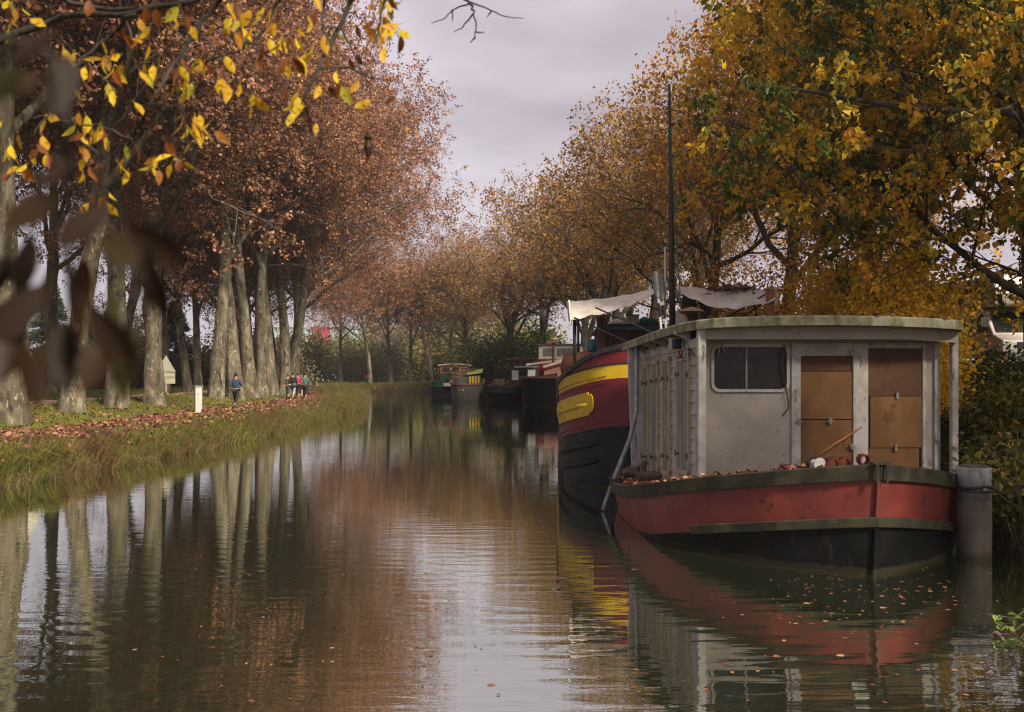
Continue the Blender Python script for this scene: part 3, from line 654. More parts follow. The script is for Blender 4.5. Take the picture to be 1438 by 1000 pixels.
black_metal = surf('black_metal', (0.022, 0.022, 0.024), (0.012, 0.012, 0.013), scale=8, rough=.5)
rope_m = surf('old_rope', (0.07, 0.045, 0.035), (0.03, 0.02, 0.016), scale=30, bump=.6, bscale=90, bdist=.004, rough=.95)
pale_rope = surf('pale_rope', (0.42, 0.33, 0.20), (0.28, 0.2, 0.11), scale=30, rough=.9)
stick_m = surf('bare_stick', (0.40, 0.18, 0.06), (0.28, 0.12, 0.04), scale=10, rough=.7)
dark_glass = glass('dark_window_glass', (0.010, 0.010, 0.010), .12)
pale_plastic = surf('pale_plastic', (0.66, 0.65, 0.64), (0.5, 0.49, 0.48), scale=6, rough=.4, bump=0)
ink_red = surf('red_lettering', (0.30, 0.045, 0.055), (0.25, 0.04, 0.05), bump=0)
ink_black = surf('black_lettering', (0.02, 0.02, 0.02), (0.015, 0.015, 0.015), bump=0)

# ------------------------------------------------------------------ the white houseboat with the red hull
HB = empty('houseboat', (4.42, 11.33, 0), R(2.5), 'white timber-cabined houseboat with faded red and black hull', 'houseboat')
ST_Y = np.array([0, .05, .15, .32, .55, .8, 1.1, 1.49, 1.95, 2.47, 3.1, 3.73, 4.4, 5, 5.5, 6, 6.5, 7, 7.4, 7.7, 7.85])
ST_B = np.interp(ST_Y, [0, .15, .55, 1.0, 1.49, 2.0, 2.47, 3.1, 3.73, 5, 6, 7, 7.4, 7.7, 7.85], [0, .36, .98, 1.46, 1.86, 2.12, 2.28, 2.37, 2.40, 2.36, 2.22, 2.0, 1.8, 1.45, .9])
def sheer(y): return float(np.interp(y, [-.15, 0, .6, 1.1, 1.6, 2.5, 3.6, 5, 8], [1.36, 1.32, 1.17, 1.06, .95, .77, .62, .53, .48]))
def hull_pt(k, sgn, z):
    y, b = ST_Y[k], ST_B[k]; s = sheer(y); f = max(0.0, min(1.0, z / max(s, .1)))
    bb = b * (.985 + .03*f) + .05*f*min(1, y/.3) if z >= 0 else b * (1 + z*.35)
    return (sgn * bb, y - .16*f*max(0, 1 - y/1.0) + (-z*.5*max(0, 1 - y) if z < 0 else 0), z)
def band(row_fns, sub=3):
    """loft between z-functions on both sides, port round the stem to starboard"""
    rows = []; order = [(k, -1) for k in range(len(ST_Y)-1, 0, -1)] + [(0, 1)] + [(k, 1) for k in range(1, len(ST_Y))]
    for a, b in zip(row_fns[:-1], row_fns[1:]):
        for j in range(sub):
            rows.append([hull_pt(k, s, a(ST_Y[k]) * (1-j/sub) + b(ST_Y[k]) * j/sub) for k, s in order])
    rows.append([hull_pt(k, s, row_fns[-1](ST_Y[k])) for k, s in order]); return rows
line = lambda y: max(.012, sheer(y) - .70)
lowf = lambda y: -.45
MB().loft(band([lowf, lambda y: 0.0, line])).build('hull_bottom', black_hull, HB, smooth=True)
MB().loft(band([line, lambda y: sheer(y)])).build('hull_topside', red_hull, HB, smooth=True)
def hull_strip(zlo, zhi, off, y_end, sides=(-1, 1)):
    mb = MB()
    for sg in sides:
        rows = []
        for k in range(len(ST_Y)):
            if ST_Y[k] > y_end: break
            zl, zh = zlo(ST_Y[k]), zhi(ST_Y[k]); a, b = hull_pt(k, sg, zl), hull_pt(k, sg, zh)
            k2 = min(k + 1, len(ST_Y) - 1); k0 = max(k - 1, 0)
            tx, ty = ST_B[k2] - ST_B[k0], ST_Y[k2] - ST_Y[k0]; ln = math.hypot(tx, ty); nx_, ny_ = sg * ty/ln, -tx/ln
            if k == 0: nx_, ny_ = 0.0, -1.0
            rows.append([(a[0]-nx_*.03, a[1]-ny_*.03, zl), (a[0]+nx_*off, a[1]+ny_*off, zl), (b[0]+nx_*off, b[1]+ny_*off, zh), (b[0]-nx_*.12, b[1]-ny_*.12, zh)])
        if sg > 0: rows = [r[::-1] for r in rows]
        mb.loft(rows, closed=True, cap=True)
    return mb
hull_strip(lambda y: sheer(y) - .155, lambda y: sheer(y) + .035, .055, 9, (-1,)).build('gunwale', moss_wood, HB, bev=.012)
hull_strip(lambda y: sheer(y) - .155, lambda y: sheer(y) + .035, .055, 9, (1,)).build('gunwale', moss_wood, HB, bev=.012)
hull_strip(lambda y: sheer(y) - .73, lambda y: sheer(y) - .605, .06, 1.7, (-1,)).build('rubbing_strake', moss_wood, HB, bev=.012)
hull_strip(lambda y: sheer(y) - .73, lambda y: sheer(y) - .605, .06, 2.2, (1,)).build('rubbing_strake', moss_wood, HB, bev=.012)
MB().bar((0, -.17, 1.33), (0, -.085, .66), .05, .06, up=(0, 1, 0)).build('stem_bar', red_hull, HB, bev=.01); MB().bar((0, -.085, .66), (0, .0, -.1), .05, .06, up=(0, 1, 0)).build('stem_bar', black_hull, HB, bev=.01)
mb = MB().bar((-.05, -.235, 1.375), (-.05, -.23, 1.14), .03, .02, (0, 1, 0)).bar((.07, -.235, 1.375), (.07, -.23, 1.14), .03, .02, (0, 1, 0)).box((-.09, -.24, 1.36), (.11, -.10, 1.385)); mb.build('stem_cap', moss_wood, HB)
# deck
rows = []
for k in range(len(ST_Y)):
    y = ST_Y[k]; b = max(ST_B[k] - .03, .01); z = sheer(y) - .02
    rows.append([(-b, y + .02, z), (-b*.5, y + .02, z + .03), (0, y + .02, z + .045), (b*.5, y + .02, z + .03), (b, y + .02, z)])
MB().loft(rows).build('deck', deck_red, HB, smooth=True)
# curved white coaming on the foredeck in front of the cabin
rows = []
for s in np.linspace(-1, 1, 17):
    x = .55 + s*1.85; y = 2.55 - .55*(1 - s*s); z = sheer(y) - .01
    rows.append([(x, y, z), (x, y, z + .10), (x, y + .05, z + .10), (x, y + .05, z)])
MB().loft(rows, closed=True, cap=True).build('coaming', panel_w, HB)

# cabin: left side wall runs from A (front corner) to Bk (aft)
A, Bk = Vector((-1.39, 2.93)), Vector((-1.62, 7.15)); wd = (Bk - A).normalized(); wn_ = Vector((-wd.y, wd.x)); wlen = (Bk - A).length
def on_side(s, z, off=0.0):
    q = A + wd*s + wn_*off; return (q.x, q.y, z)
def side_box(mb, s0, s1, z0, z1, o0, o1, z0b=None, z1b=None):
    z0b, z1b = z0 if z0b is None else z0b, z1 if z1b is None else z1b
    V = [on_side(s0, z0, o0), on_side(s1, z0b, o0), on_side(s1, z0b, o1), on_side(s0, z0, o1), on_side(s0, z1, o0), on_side(s1, z1b, o0), on_side(s1, z1b, o1), on_side(s0, z1, o1)]
    return mb.add(V, [(0,1,2,3),(7,6,5,4),(0,4,5,1),(1,5,6,2),(2,6,7,3),(3,7,4,0)])
side_box(MB(), .0, wlen, .60, 3.02, -.06, 0.0, .45, 2.90).build('side_wall', white_p, HB)
NP = 12
for k in range(NP):
    z0 = .66 + k*.193; z1 = z0 + .205; dz = -.13 + .05*k/NP
    V = [on_side(0.02, z0, .03), on_side(wlen, z0+dz, .03), on_side(wlen, z0+dz, .003), on_side(.02, z0, .003), on_side(.02, z1, .010), on_side(wlen, z1+dz, .010), on_side(wlen, z1+dz, .002), on_side(.02, z1, .002)]
    MB().add(V, [(0,1,2,3),(7,6,5,4),(0,4,5,1),(1,5,6,2),(2,6,7,3),(3,7,4,0)]).build('weatherboard', white_p, HB)
side_box(MB(), -.02, .14, .74, 3.02, .003, .045).build('corner_board', post_w, HB, bev=.006)
for s0, s1, zb, zt in ((.47, 1.19, .84, 2.79), (1.62, 2.10, .72, 2.72), (2.42, 2.88, .63, 2.67), (3.12, 3.55, .58, 2.62)):
    wv_ = MB()
    for a, b, c0, c1 in ((s0, s0+.05, zb, zt), (s1-.05, s1, zb, zt), (s0, s1, zt-.055, zt+.02), (s0, s1, zb-.02, zb+.05)): side_box(wv_, a, b, c0, c1, .02, .075)
    wo = wv_.build('window', cream_trim, HB, bev=.004)
    mid = (s0 + s1)/2
    side_box(MB(), s0+.052, mid-.012, zb+.052, zt-.058, .025, .055).build('shutter', shutter_m, wo, bev=.004)
    side_box(MB(), mid+.012, s1-.052, zb+.052, zt-.058, .025, .055).build('shutter', shutter_m, wo, bev=.004)
    for hz in (zb + .30, zt - .35):
        for ss, sg in ((s0+.02, 1), (s1-.02, -1)):
            h = MB(); side_box(h, min(ss, ss+sg*.13), max(ss, ss+sg*.13), hz-.012, hz+.012, .056, .082); side_box(h, ss-.012, ss+.03, hz-.05, hz+.05, .056, .084); h.build('hinge', black_metal, wo)
# front wall, recessed behind the post line
FY = 3.16
def fx(px): return (px - 719)/89.8 - 4.283
def fz(py): return CH - (py - 525)/89.8
def fbox(mb, x0, x1, z0, z1, y0, y1): return mb.box((x0, y0, z0), (x1, y1, z1))
wz0, wz1, wx0, wx1 = fz(547), fz(487), fx(1001), fx(1105)
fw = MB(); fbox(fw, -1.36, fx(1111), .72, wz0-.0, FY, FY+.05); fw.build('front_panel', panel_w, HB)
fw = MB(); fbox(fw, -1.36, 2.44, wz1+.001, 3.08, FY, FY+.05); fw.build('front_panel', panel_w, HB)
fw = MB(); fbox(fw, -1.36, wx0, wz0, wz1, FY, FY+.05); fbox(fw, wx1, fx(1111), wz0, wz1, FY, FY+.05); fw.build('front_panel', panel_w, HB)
def rrect(x0, x1, z0, z1, r, n=5):
    o = []
    for cx, cz, a0 in ((x1-r, z1-r, 0), (x0+r, z1-r, 90), (x0+r, z0+r, 180), (x1-r, z0+r, 270)):
        for k in range(n + 1):
            a = R(a0 + 90*k/n); o.append((cx + r*math.cos(a), cz + r*math.sin(a)))
    return o
outer, inner = rrect(wx0-.04, wx1+.04, wz0-.04, wz1+.04, .13), rrect(wx0+.005, wx1-.005, wz0+.005, wz1-.005, .10)
fm_ = MB(); fm_.loft([[(x, FY-.001, z) for x, z in outer], [(x, FY-.035, z) for x, z in outer], [(x, FY-.035, z) for x, z in inner], [(x, FY+.03, z) for x, z in inner]], closed=True)
fwin = fm_.build('front_window', post_w, HB)
n = len(inner); MB().add([(x, FY+.02, z) for x, z in inner], [tuple(range(n))]).build('pane', dark_glass, fwin)
MB().box(((wx0+wx1)/2-.07, FY-.005, wz0), ((wx0+wx1)/2-.045, FY+.018, wz1)).build('mullion', grey_metal, fwin)
# things dimly seen behind the glass: curtain rails hang outside the pane as tied cords
MB().tube([(wx0+.05, FY-.05, wz1+.06), (wx0+.08, FY-.06, wz1-.04), (wx0+.06, FY-.055, wz1-.13)], .012, 6).tube([(wx0+.12, FY-.05, wz1+.07), (wx0+.14, FY-.06, wz1-.03), (wx0+.17, FY-.055, wz1-.09)], .010, 6).build('cord', pale_rope, HB)
MB().tube([(wx1-.05, FY-.04, wz1+.02), (wx1-.10, FY-.05, wz1-.2), (wx1-.02, FY-.05, wz0-.02), (wx1+.02, FY-.05, wz0-.28), (wx1-.08, FY-.05, wz0-.42)], .009, 6).build('cable', rope_m, HB)
sc = MB(); gq = np.random.default_rng(3)
for px_, py_ in [(1012, 556), (1012, 640), (1060, 560), (1100, 640), (1040, 600), (1086, 585), (1070, 630), (1030, 575), (1098, 560), (1010, 600), (1052, 652), (1092, 606), (1240, 470), (1150, 468), (1060, 468), (1110, 470)]:
    sc.box((fx(px_)-.008, FY-.004 if py_ > 480 else 2.735, fz(py_)-.008), (fx(px_)+.008, FY if py_ > 480 else 2.74, fz(py_)+.008))
sco = sc.build('screws', black_metal, HB); sco['kind'] = 'stuff'
# door leaf with its frame
d0, d1, e0, e1 = fx(1111), fx(1217), fx(1124), fx(1199)
dr = MB(); fbox(dr, d0, e0, .78, 2.93, FY-.04, FY+.05); fbox(dr, e1, d1, .78, 2.93, FY-.04, FY+.05); fbox(dr, e0, e1, fz(500), 2.93, FY-.04, FY+.05)
door = dr.build('door', post_w, HB, bev=.006)
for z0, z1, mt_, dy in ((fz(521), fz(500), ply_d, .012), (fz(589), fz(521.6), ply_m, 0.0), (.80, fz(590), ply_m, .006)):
    MB().box((e0+.004, FY-.015+dy, z0+.003), (e1-.004, FY+.02+dy, z1-.003)).build('board', mt_, door)
for z, x in ((fz(591), (e0+e1)/2+.05), (fz(592), e0-.03), (fz(627), e1-.02)):
    MB().box((x-.02, FY-.06, z-.05), (x+.02, FY-.042, z+.05)).box((x-.05, FY-.065, z-.012), (x+.05, FY-.045, z+.012)).build('latch', grey_metal, door)
# boarded opening to the right
g0, g1 = fx(1221), fx(1299)
op = MB(); fbox(op, d1+.002, g0, .74, 2.93, FY-.025, FY+.05); fbox(op, g1, g1+.06, .72, 2.93, FY-.03, FY+.05); fbox(op, g0, g1, fz(489), 2.93, FY-.025, FY+.05)
opn = op.build('boarded_opening', post_w, HB, bev=.006)
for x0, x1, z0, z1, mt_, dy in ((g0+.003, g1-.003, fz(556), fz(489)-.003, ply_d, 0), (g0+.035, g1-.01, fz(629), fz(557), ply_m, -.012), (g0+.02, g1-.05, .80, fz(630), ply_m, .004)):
    MB().box((x0, FY-.01+dy, z0), (x1, FY+.02+dy, z1)).build('board', mt_, opn)
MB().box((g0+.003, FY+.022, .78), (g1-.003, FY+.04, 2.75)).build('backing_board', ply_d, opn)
for x, z in ((fx(1262), fz(556)), (fx(1260), fz(629))): MB().box((x-.018, FY-.05, z-.05), (x+.018, FY-.024, z+.05)).build('latch', grey_metal, opn)
# pilaster and right side wall
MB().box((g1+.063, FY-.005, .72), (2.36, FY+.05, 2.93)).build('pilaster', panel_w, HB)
MB().box((2.36, FY-.05, .70), (2.45, FY+.06, 3.05)).build('corner_board', post_w, HB, bev=.006)
MB().box((2.39, FY+.06, .55), (2.44, 7.1, 3.02)).build('side_wall', white_p, HB)
MB().box((-1.6, 7.08, .45), (2.42, 7.14, 2.95)).build('back_wall', white_p, HB)
# roof: cambered slab with rounded front corners
edge = [(-1.90, 7.35), (-1.86, 6.0), (-1.82, 4.8), (-1.76, 3.9), (-1.66, 3.25), (-1.50, 2.80), (-1.30, 2.60), (-1.0, 2.54), (-.3, 2.50), (.5, 2.49), (1.3, 2.50), (2.0, 2.53), (2.40, 2.58), (2.58, 2.68), (2.68, 2.95), (2.72, 4.0), (2.72, 5.5), (2.70, 7.35)]
def roof_z(x, y): return 3.255 + .06*(1 - ((x - .42)/2.2)**2) - (y - 2.5)*.042
def ring(dz, ins):
    cx, cyy = .42, 5.0; return [(x + (cx-x)*ins/max(.5, math.hypot(x-cx, y-cyy)), y + (cyy-y)*ins/max(.5, math.hypot(x-cx, y-cyy)), roof_z(x, y) + dz) for x, y in edge]
MB().loft([ring(-.135, .05), ring(-.14, 0), ring(-.005, 0), ring(.012, .03)] + [[(.42 + (x-.42)*f, 5 + (y-5)*f, roof_z(.42+(x-.42)*f, 5+(y-5)*f) + .012) for x, y in edge] for f in (.9, .6, .3, .02)], closed=True).build('roof', roof_m, HB, bev=.008)
MB().loft([ring(-.075, .06)] + [[(.42 + (x-.42)*f, 5 + (y-5)*f, roof_z(.42+(x-.42)*f, 5+(y-5)*f) - .075) for x, y in edge] for f in (.8, .4, .02)], closed=True).build('soffit', ply_d, HB)
# beam across the front and brackets under the eaves
rows = []
for s in np.linspace(0, 1, 15):
    x = -1.40 + s*3.98; y = 2.74 + .10*abs(2*s-1)**4; zt = roof_z(x, y) - .08; zb = 2.975 - .05*max(0, s-.80)/.2
    rows.append([(x, y, zb), (x, y, zt), (x, y+.05, zt), (x, y+.05, zb)])
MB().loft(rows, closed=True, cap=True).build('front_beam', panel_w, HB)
for s in (.45, 1.15, 1.85, 2.6, 3.35, 4.1):
    zt = roof_z(-1.7, 3 + s) - .085; mb = MB()
    prof = [(.0, zt), (.26, zt), (.26, zt-.06), (.20, zt-.085), (.10, zt-.13), (.0, zt-.20)]
    V = [on_side(s, z, o_+.035) for o_, z in prof] + [on_side(s+.06, z, o_+.035) for o_, z in prof]
    n = len(prof); mb.add(V, [tuple(range(n)), tuple(range(2*n-1, n-1, -1))] + [(i, n+i, n+(i+1) % n, (i+1) % n) for i in range(n)]); mb.build('eave_bracket', white_p, HB, bev=.006)
side_box(MB(), 0, wlen, 2.86, 3.0, .031, .05, 2.72, 2.86).build('fascia_board', white_p, HB)
MB().box((-1.47, 2.80, .80), (-1.345, 2.925, 3.14)).build('porch_post', post_w, HB, bev=.012)
MB().box((2.53, 2.90, .66), (2.63, 3.0, 3.15)).build('porch_post', post_w, HB, bev=.012)
MB().bar((-1.74, 6.75, .50), (-1.83, 6.75, 2.98), .11, .11, (0, 1, 0)).build('porch_post', post_w, HB, bev=.012)
# floodlight and the little lettered plate under the eave
q = on_side(.82, 2.93, .16); fl = MB().box((q[0]-.12, q[1]-.10, q[2]-.11), (q[0]+.10, q[1]+.06, q[2]+.10)).build('floodlight', cream_trim, HB, bev=.015)
MB().box((q[0]-.09, q[1]-.108, q[2]-.08), (q[0]+.06, q[1]-.102, q[2]+.08)).build('lens', dark_glass, fl)
pl = MB(); V = [on_side(.95, 2.66, .09), on_side(.45, 2.68, .09), on_side(.45, 2.88, .09), on_side(.95, 2.85, .09)]; V2 = [(x+.01, y, z) for x, y, z in V]
pl.add(V + V2, [(0,1,2,3),(7,6,5,4),(0,4,5,1),(1,5,6,2),(2,6,7,3),(3,7,4,0)]); plate = pl.build('name_plate', pale_plastic, HB)
lt = MB()
def stroke(a, b): lt.bar(on_side(.93-a[0]*.46, 2.69+a[1]*.15, .096), on_side(.93-b[0]*.46, 2.69+b[1]*.15, .096), .022, .006, (1, 0, 0))
for x0, segs in ((0, [((0,0),(0,1)),((0,.5),(.16,1)),((0,.5),(.16,0))]), (.28, [((0,0),(.09,1)),((.09,1),(.18,0)),((.04,.4),(.14,.4))]), (.54, [((0,0),(0,1)),((0,0),(.15,0))]), (.78, [((0,0),(.09,1)),((.09,1),(.18,0)),((.04,.4),(.14,.4))])):
    for a, b in segs: stroke((x0+a[0], a[1]), (x0+b[0], b[1]))
lt.build('lettering', ink_red, plate)
MB().tube([on_side(.75, 2.83, .14), on_side(.6, 2.70, .15), on_side(.45, 2.86, .13), on_side(.25, 2.80, .07), on_side(.15, 2.72, .06)], .008, 6).build('cable', black_metal, HB)
# grey drain pipe that drops from the eave and slants out to the waterline
MB().tube([(-1.80, 6.2, 3.0), (-1.82, 6.1, 2.3), (-1.84, 6.0, 1.75), (-2.0, 5.8, 1.25), (-2.30, 5.55, .62), (-2.50, 5.35, .18), (-2.56, 5.3, .02)], .045, 10).build('drain_pipe', grey_metal, HB, smooth=True)
# red iron fairleads, bollard and rings on the foredeck
def ring_up(x, y, z, r, w, thick, name, mat, ry=0.0):
    rows = []
    for k in range(17):
        a = R(-35 + 250*k/16); rows.append([(x + (r-thick)*math.cos(a), y, z+(r-thick)*math.sin(a)), (x + r*math.cos(a), y, z + r*math.sin(a)), (x + r*math.cos(a), y+w, z + r*math.sin(a)), (x + (r-thick)*math.cos(a), y+w, z + (r-thick)*math.sin(a))])
    return MB().loft(rows, closed=True, cap=True).build(name, mat, HB, smooth=False)
def dz(y): return sheer(y) + .03
fr_ = MB().box((-.34, .62, dz(.3)-.10), (.02, .72, dz(.5)+.02)).build('fairlead', red_iron, HB, bev=.01)
ring_up(-.24, .62, dz(.5)+.06, .085, .08, .03, 'fairlead', red_iron); ring_up(-.09, .62, dz(.5)+.07, .085, .08, .03, 'fairlead', red_iron)
rows = [[(.10 + .075*math.cos(R(a)), .45 + yy, dz(.4)+.10 + .075*math.sin(R(a))) for a in range(0, 360, 24)] for yy in (0, .12)] + [[(.10 + .055*math.cos(R(a)), .45 + yy, dz(.4)+.10 + .055*math.sin(R(a))) for a in range(0, 360, 24)] for yy in (.12, 0)]
MB().loft(rows + [rows[0]], closed=True).build('hawse_pipe', red_iron, HB)
ring_up(.33, .40, dz(.4)+.03, .06, .05, .022, 'fairlead', red_iron)
MB().lathe([(.055, 0), (.055, .06), (.075, .08), (.07, .12), (.03, .14)], 14, (-.75, .95, dz(.9)-.02)).build('bollard', red_iron, HB, smooth=True)
ring_up(-.75, .92, dz(.9)+.03, .10, .02, .016, 'lifting_ring', black_metal)
wh = MB().lathe([(.03, -.05), (.085, -.05), (.085, -.03), (.05, -.02), (.05, .02), (.085, .03), (.085, .05), (.03, .05)], 16).build('rope_reel', pale_plastic, HB, loc=(-.42, .70, dz(.6)+.08), rot=(R(90), 0, R(10)))
MB().tube([(-.55, .74, dz(.6)), (-.54, .72, dz(.6)+.15), (-.45, .72, dz(.6)+.17), (-.32, .74, dz(.6)+.13), (-.2, .74, dz(.6)+.15)], .025, 6).build('rope_coil', rope_m, HB, smooth=True)

# loose things on the houseboat
def hbw(x, y, z): return HB.matrix_basis @ Vector((x, y, z))
HB_M = Matrix.Translation(Vector((4.42, 11.33, 0))) @ Matrix.Rotation(R(2.5), 4, 'Z')
def hbw(x, y, z): return HB_M @ Vector((x, y, z))
p0, p1 = hbw(fx(1120), FY-.30, fz(651)), hbw(fx(1208), FY-.10, fz(600))
tag(MB().tube([p0, p0.lerp(p1, .5) + Vector((0, 0, .012)), p1], [.018, .02, .014], 7).build('stick', stick_m, smooth=True), 'bare orange brown stick leaning across the houseboat doorway', 'stick')

# steel mooring pile beside the bow, two-tone
mp0 = Vector((6.14, 12.3, 0))
pil = empty('mooring_pile', mp0, 0, 'round steel mooring pile, pale above and grey brown below', 'mooring pile')
pile_lo = surf('pile_brown_grey', (0.105, 0.088, 0.074), (0.075, 0.062, 0.052), scale=3, stain=(0.045, 0.035, 0.028), st_scale=4, st_lo=.48, st_hi=.7, rough=.65, spec=.2, scum=.10)
pile_hi = surf('pile_pale_grey', (0.32, 0.325, 0.34), (0.25, 0.25, 0.26), scale=3, stain=(0.15, 0.085, 0.05), st_scale=6, st_lo=.52, st_hi=.68, rough=.65, spec=.2)
MB().lathe([(.213, -1.0), (.213, .80)], 28).build('lower_sleeve', pile_lo, pil, smooth=True)
MB().lathe([(.211, .80), (.211, 1.19), (.20, 1.215)], 28).build('upper_sleeve', pile_hi, pil, smooth=True)
MB().lathe([(.20, 1.205), (.17, 1.235), (.08, 1.25), (.005, 1.255)], 28).build('cap', pile_lo, pil, smooth=True)
MB().box((.0, -.24, .93), (.05, -.19, .97)).build('eye', grey_metal, pil)
pts = [hbw(1.55, 1.05, 1.06), hbw(1.72, 1.0, 1.02)] + [mp0 + Vector((.235*math.cos(R(a)), .235*math.sin(R(a)), .96 + .015*math.sin(a*.05))) for a in range(190, 380, 19)] + [mp0 + Vector((.55, .35, .82)), mp0 + Vector((.95, .9, .85))]
tag(MB().tube(pts, .018, 7).build('mooring_rope', rope_m, smooth=True), 'dark mooring rope wrapped around the steel pile at the bow', 'rope')
tag(MB().tube([hbw(1.35, .95, 1.08), hbw(1.72, .98, .86)] + [mp0 + Vector((.232*math.cos(R(a)), .232*math.sin(R(a)), .91)) for a in range(200, 360, 20)] + [mp0 + Vector((.6, .25, .70)), mp0 + Vector((1.0, .8, .78))], .014, 7).build('mooring_rope', rope_m, smooth=True), 'thinner mooring rope running below the thick one on the pile', 'rope')
# ------------------------------------------------------------------ barges
yellow_p = surf('barge_yellow', (0.62, 0.41, 0.018), (0.50, 0.32, 0.014), scale=2, stain=(0.16, 0.10, 0.03), st_scale=4, st_lo=.62, st_hi=.82, rough=.45, bump=.06, bscale=20, bdist=.006)
maroon_p = surf('barge_maroon', (0.16, 0.012, 0.018), (0.11, 0.008, 0.013), scale=1.5, stain=(0.05, 0.008, 0.01), st_scale=3, st_lo=.6, st_hi=.8, rough=.42, bump=.06, bscale=16, bdist=.008)
slate_p = surf('barge_slate_black', (0.014, 0.015, 0.017), (0.007, 0.008, 0.009), scale=1.8, stain=(0.075, 0.065, 0.055), st_scale=3, st_lo=.58, st_hi=.8, rough=.55, bump=.1, bscale=16, bdist=.008, spec=.2, scum=.03)
canvas_m = surf('dirty_canvas', (0.72, 0.66, 0.59), (0.58, 0.51, 0.43), scale=1.5, stain=(0.30, 0.21, 0.12), st_scale=1.8, st_stretch=(1, 1, 1), st_lo=.55, st_hi=.78, rough=.9, bump=.4, bscale=7, bdist=.02)
rust_m = surf('rusty_tank', (0.16, 0.062, 0.034), (0.075, 0.032, 0.020), scale=3, stain=(0.25, 0.10, 0.045), st_scale=4, st_lo=.54, st_hi=.72, rough=.8, bump=.3, bscale=20)
tank_grey = surf('tank_end_grey', (0.17, 0.155, 0.15), (0.12, 0.10, 0.095), scale=4, stain=(0.20, 0.075, 0.035), st_scale=6, st_stretch=(1, 1, 1), st_lo=.56, st_hi=.7, rough=.7)
wood_d = surf('dark_timber', (0.10, 0.055, 0.03), (0.055, 0.03, 0.018), scale=3, stretch=(4, 4, .5), rough=.8, bump=.3)
wood_o = surf('varnished_wood', (0.36, 0.13, 0.035), (0.24, 0.08, 0.022), scale=3, rough=.4, coat=.3)
teal_p = surf('teal_paint', (0.02, 0.17, 0.20), (0.015, 0.11, 0.13), scale=5, rough=.45)
dkgreen_p = surf('barge_dark_green', (0.012, 0.085, 0.045), (0.008, 0.055, 0.03), scale=3, rough=.4)
deepgreen_p = surf('barge_deep_green', (0.012, 0.045, 0.042), (0.008, 0.03, 0.028), scale=3, rough=.45)
greygreen_p = surf('barge_grey_green', (0.075, 0.075, 0.062), (0.05, 0.05, 0.042), scale=2, stain=(0.10, 0.085, 0.065), rough=.6)
pink_p = surf('barge_salmon', (0.52, 0.27, 0.20), (0.44, 0.22, 0.165), scale=2, rough=.45)
cream_p = surf('cream_paint', (0.60, 0.56, 0.48), (0.50, 0.46, 0.38), scale=3, rough=.5)
white_c = surf('clean_white_paint', (0.68, 0.68, 0.66), (0.58, 0.58, 0.56), scale=3, rough=.45)
crimson_p = surf('crimson_paint', (0.26, 0.015, 0.022), (0.18, 0.012, 0.018), scale=3, rough=.45)
blue_p = surf('dark_blue_panel', (0.02, 0.03, 0.075), (0.015, 0.022, 0.05), scale=8, rough=.4)
brown_p = surf('brown_rim', (0.20, 0.085, 0.06), (0.13, 0.055, 0.04), scale=4, rough=.6)
lime_p = surf('lime_cover', (0.30, 0.34, 0.10), (0.22, 0.26, 0.08), scale=5, rough=.7)
green_rope = surf('green_rope', (0.01, 0.17, 0.10), (0.008, 0.11, 0.07), scale=30, rough=.8)
gold_ink = surf('gold_lettering', (0.42, 0.22, 0.03), (0.32, 0.16, 0.02), bump=0)

class Hull:
    """round-bowed barge hull; local y runs aft from the bow, x to the camera's right"""
    def __init__(s, B, Lb, Ln, shr, p=.72, stern=1.6, rake=.25, flare=.06):
        s.B, s.Lb, s.Ln, s.shr, s.rake, s.flare = B, Lb, Ln, shr, rake, flare
        t = np.linspace(0, 90, 15); s.st = [(B*math.sin(R(a))**p, Lb*(1 - math.cos(R(a)))) for a in t]
        s.st += [(B, y) for y in np.linspace(Lb + 1, Ln - stern, 6)]
        s.st += [(B*math.cos(R(a))**.6 if a < 90 else .01, Ln - stern + stern*math.sin(R(a))) for a in np.linspace(15, 90, 7)]
    def sheer(s, y): return float(np.interp(y, [a for a, _ in s.shr], [b for _, b in s.shr]))
    def pt(s, k, sg, z):
        b, y = s.st[k]; f = z / max(s.sheer(0), .1); near = max(0, 1 - y/s.Lb)
        if z < 0: return (sg*b*(1 + z*.25), y - z*.5*near, z)
        return (sg*(b*(.97 + .03*min(1, f*1.5)) + s.flare*f*min(1, b/.4)), y - s.rake*f*near**.6 if near > 0 else y, z)
    def order(s): n = len(s.st); return [(k, -1) for k in range(n-1, 0, -1)] + [(0, 1)] + [(k, 1) for k in range(1, n)]
    def band(s, fns, sub=2):
        rows = []; od = s.order()
        for a, b in zip(fns[:-1], fns[1:]):
            for j in range(sub): rows.append([s.pt(k, g, a(s.st[k][1])*(1-j/sub) + b(s.st[k][1])*j/sub) for k, g in od])
        rows.append([s.pt(k, g, fns[-1](s.st[k][1])) for k, g in od]); return MB().loft(rows)
    def rail(s, off=.05, h=.09, inn=.10):
        rows = []
        for k, g in s.order():
            b, y = s.st[k]; z = s.sheer(y); x0, y0, _ = s.pt(k, g, z); near = max(0, 1 - y/s.Lb); sy = -1 if y < s.Ln/2 else 1
            nx_ = g*min(1, b/s.B*1.0); ny_ = sy*math.sqrt(max(0, 1 - nx_*nx_))
            rows.append([(x0+nx_*off, y0+ny_*off, z-h*.5), (x0+nx_*off, y0+ny_*off, z+h*.5), (x0-nx_*inn, y0-ny_*inn, z+h*.5), (x0-nx_*inn, y0-ny_*inn, z-h*.5)])
        return MB().loft(rows, closed=True)
    def deck(s, drop):
        rows = []
        for k in range(len(s.st)):
            b, y = s.st[k]; b = max(.01, b - .02); z = s.sheer(y) - drop; rows.append([(-b, y, z), (0, y, z+.03), (b, y, z)])
        return MB().loft(rows)

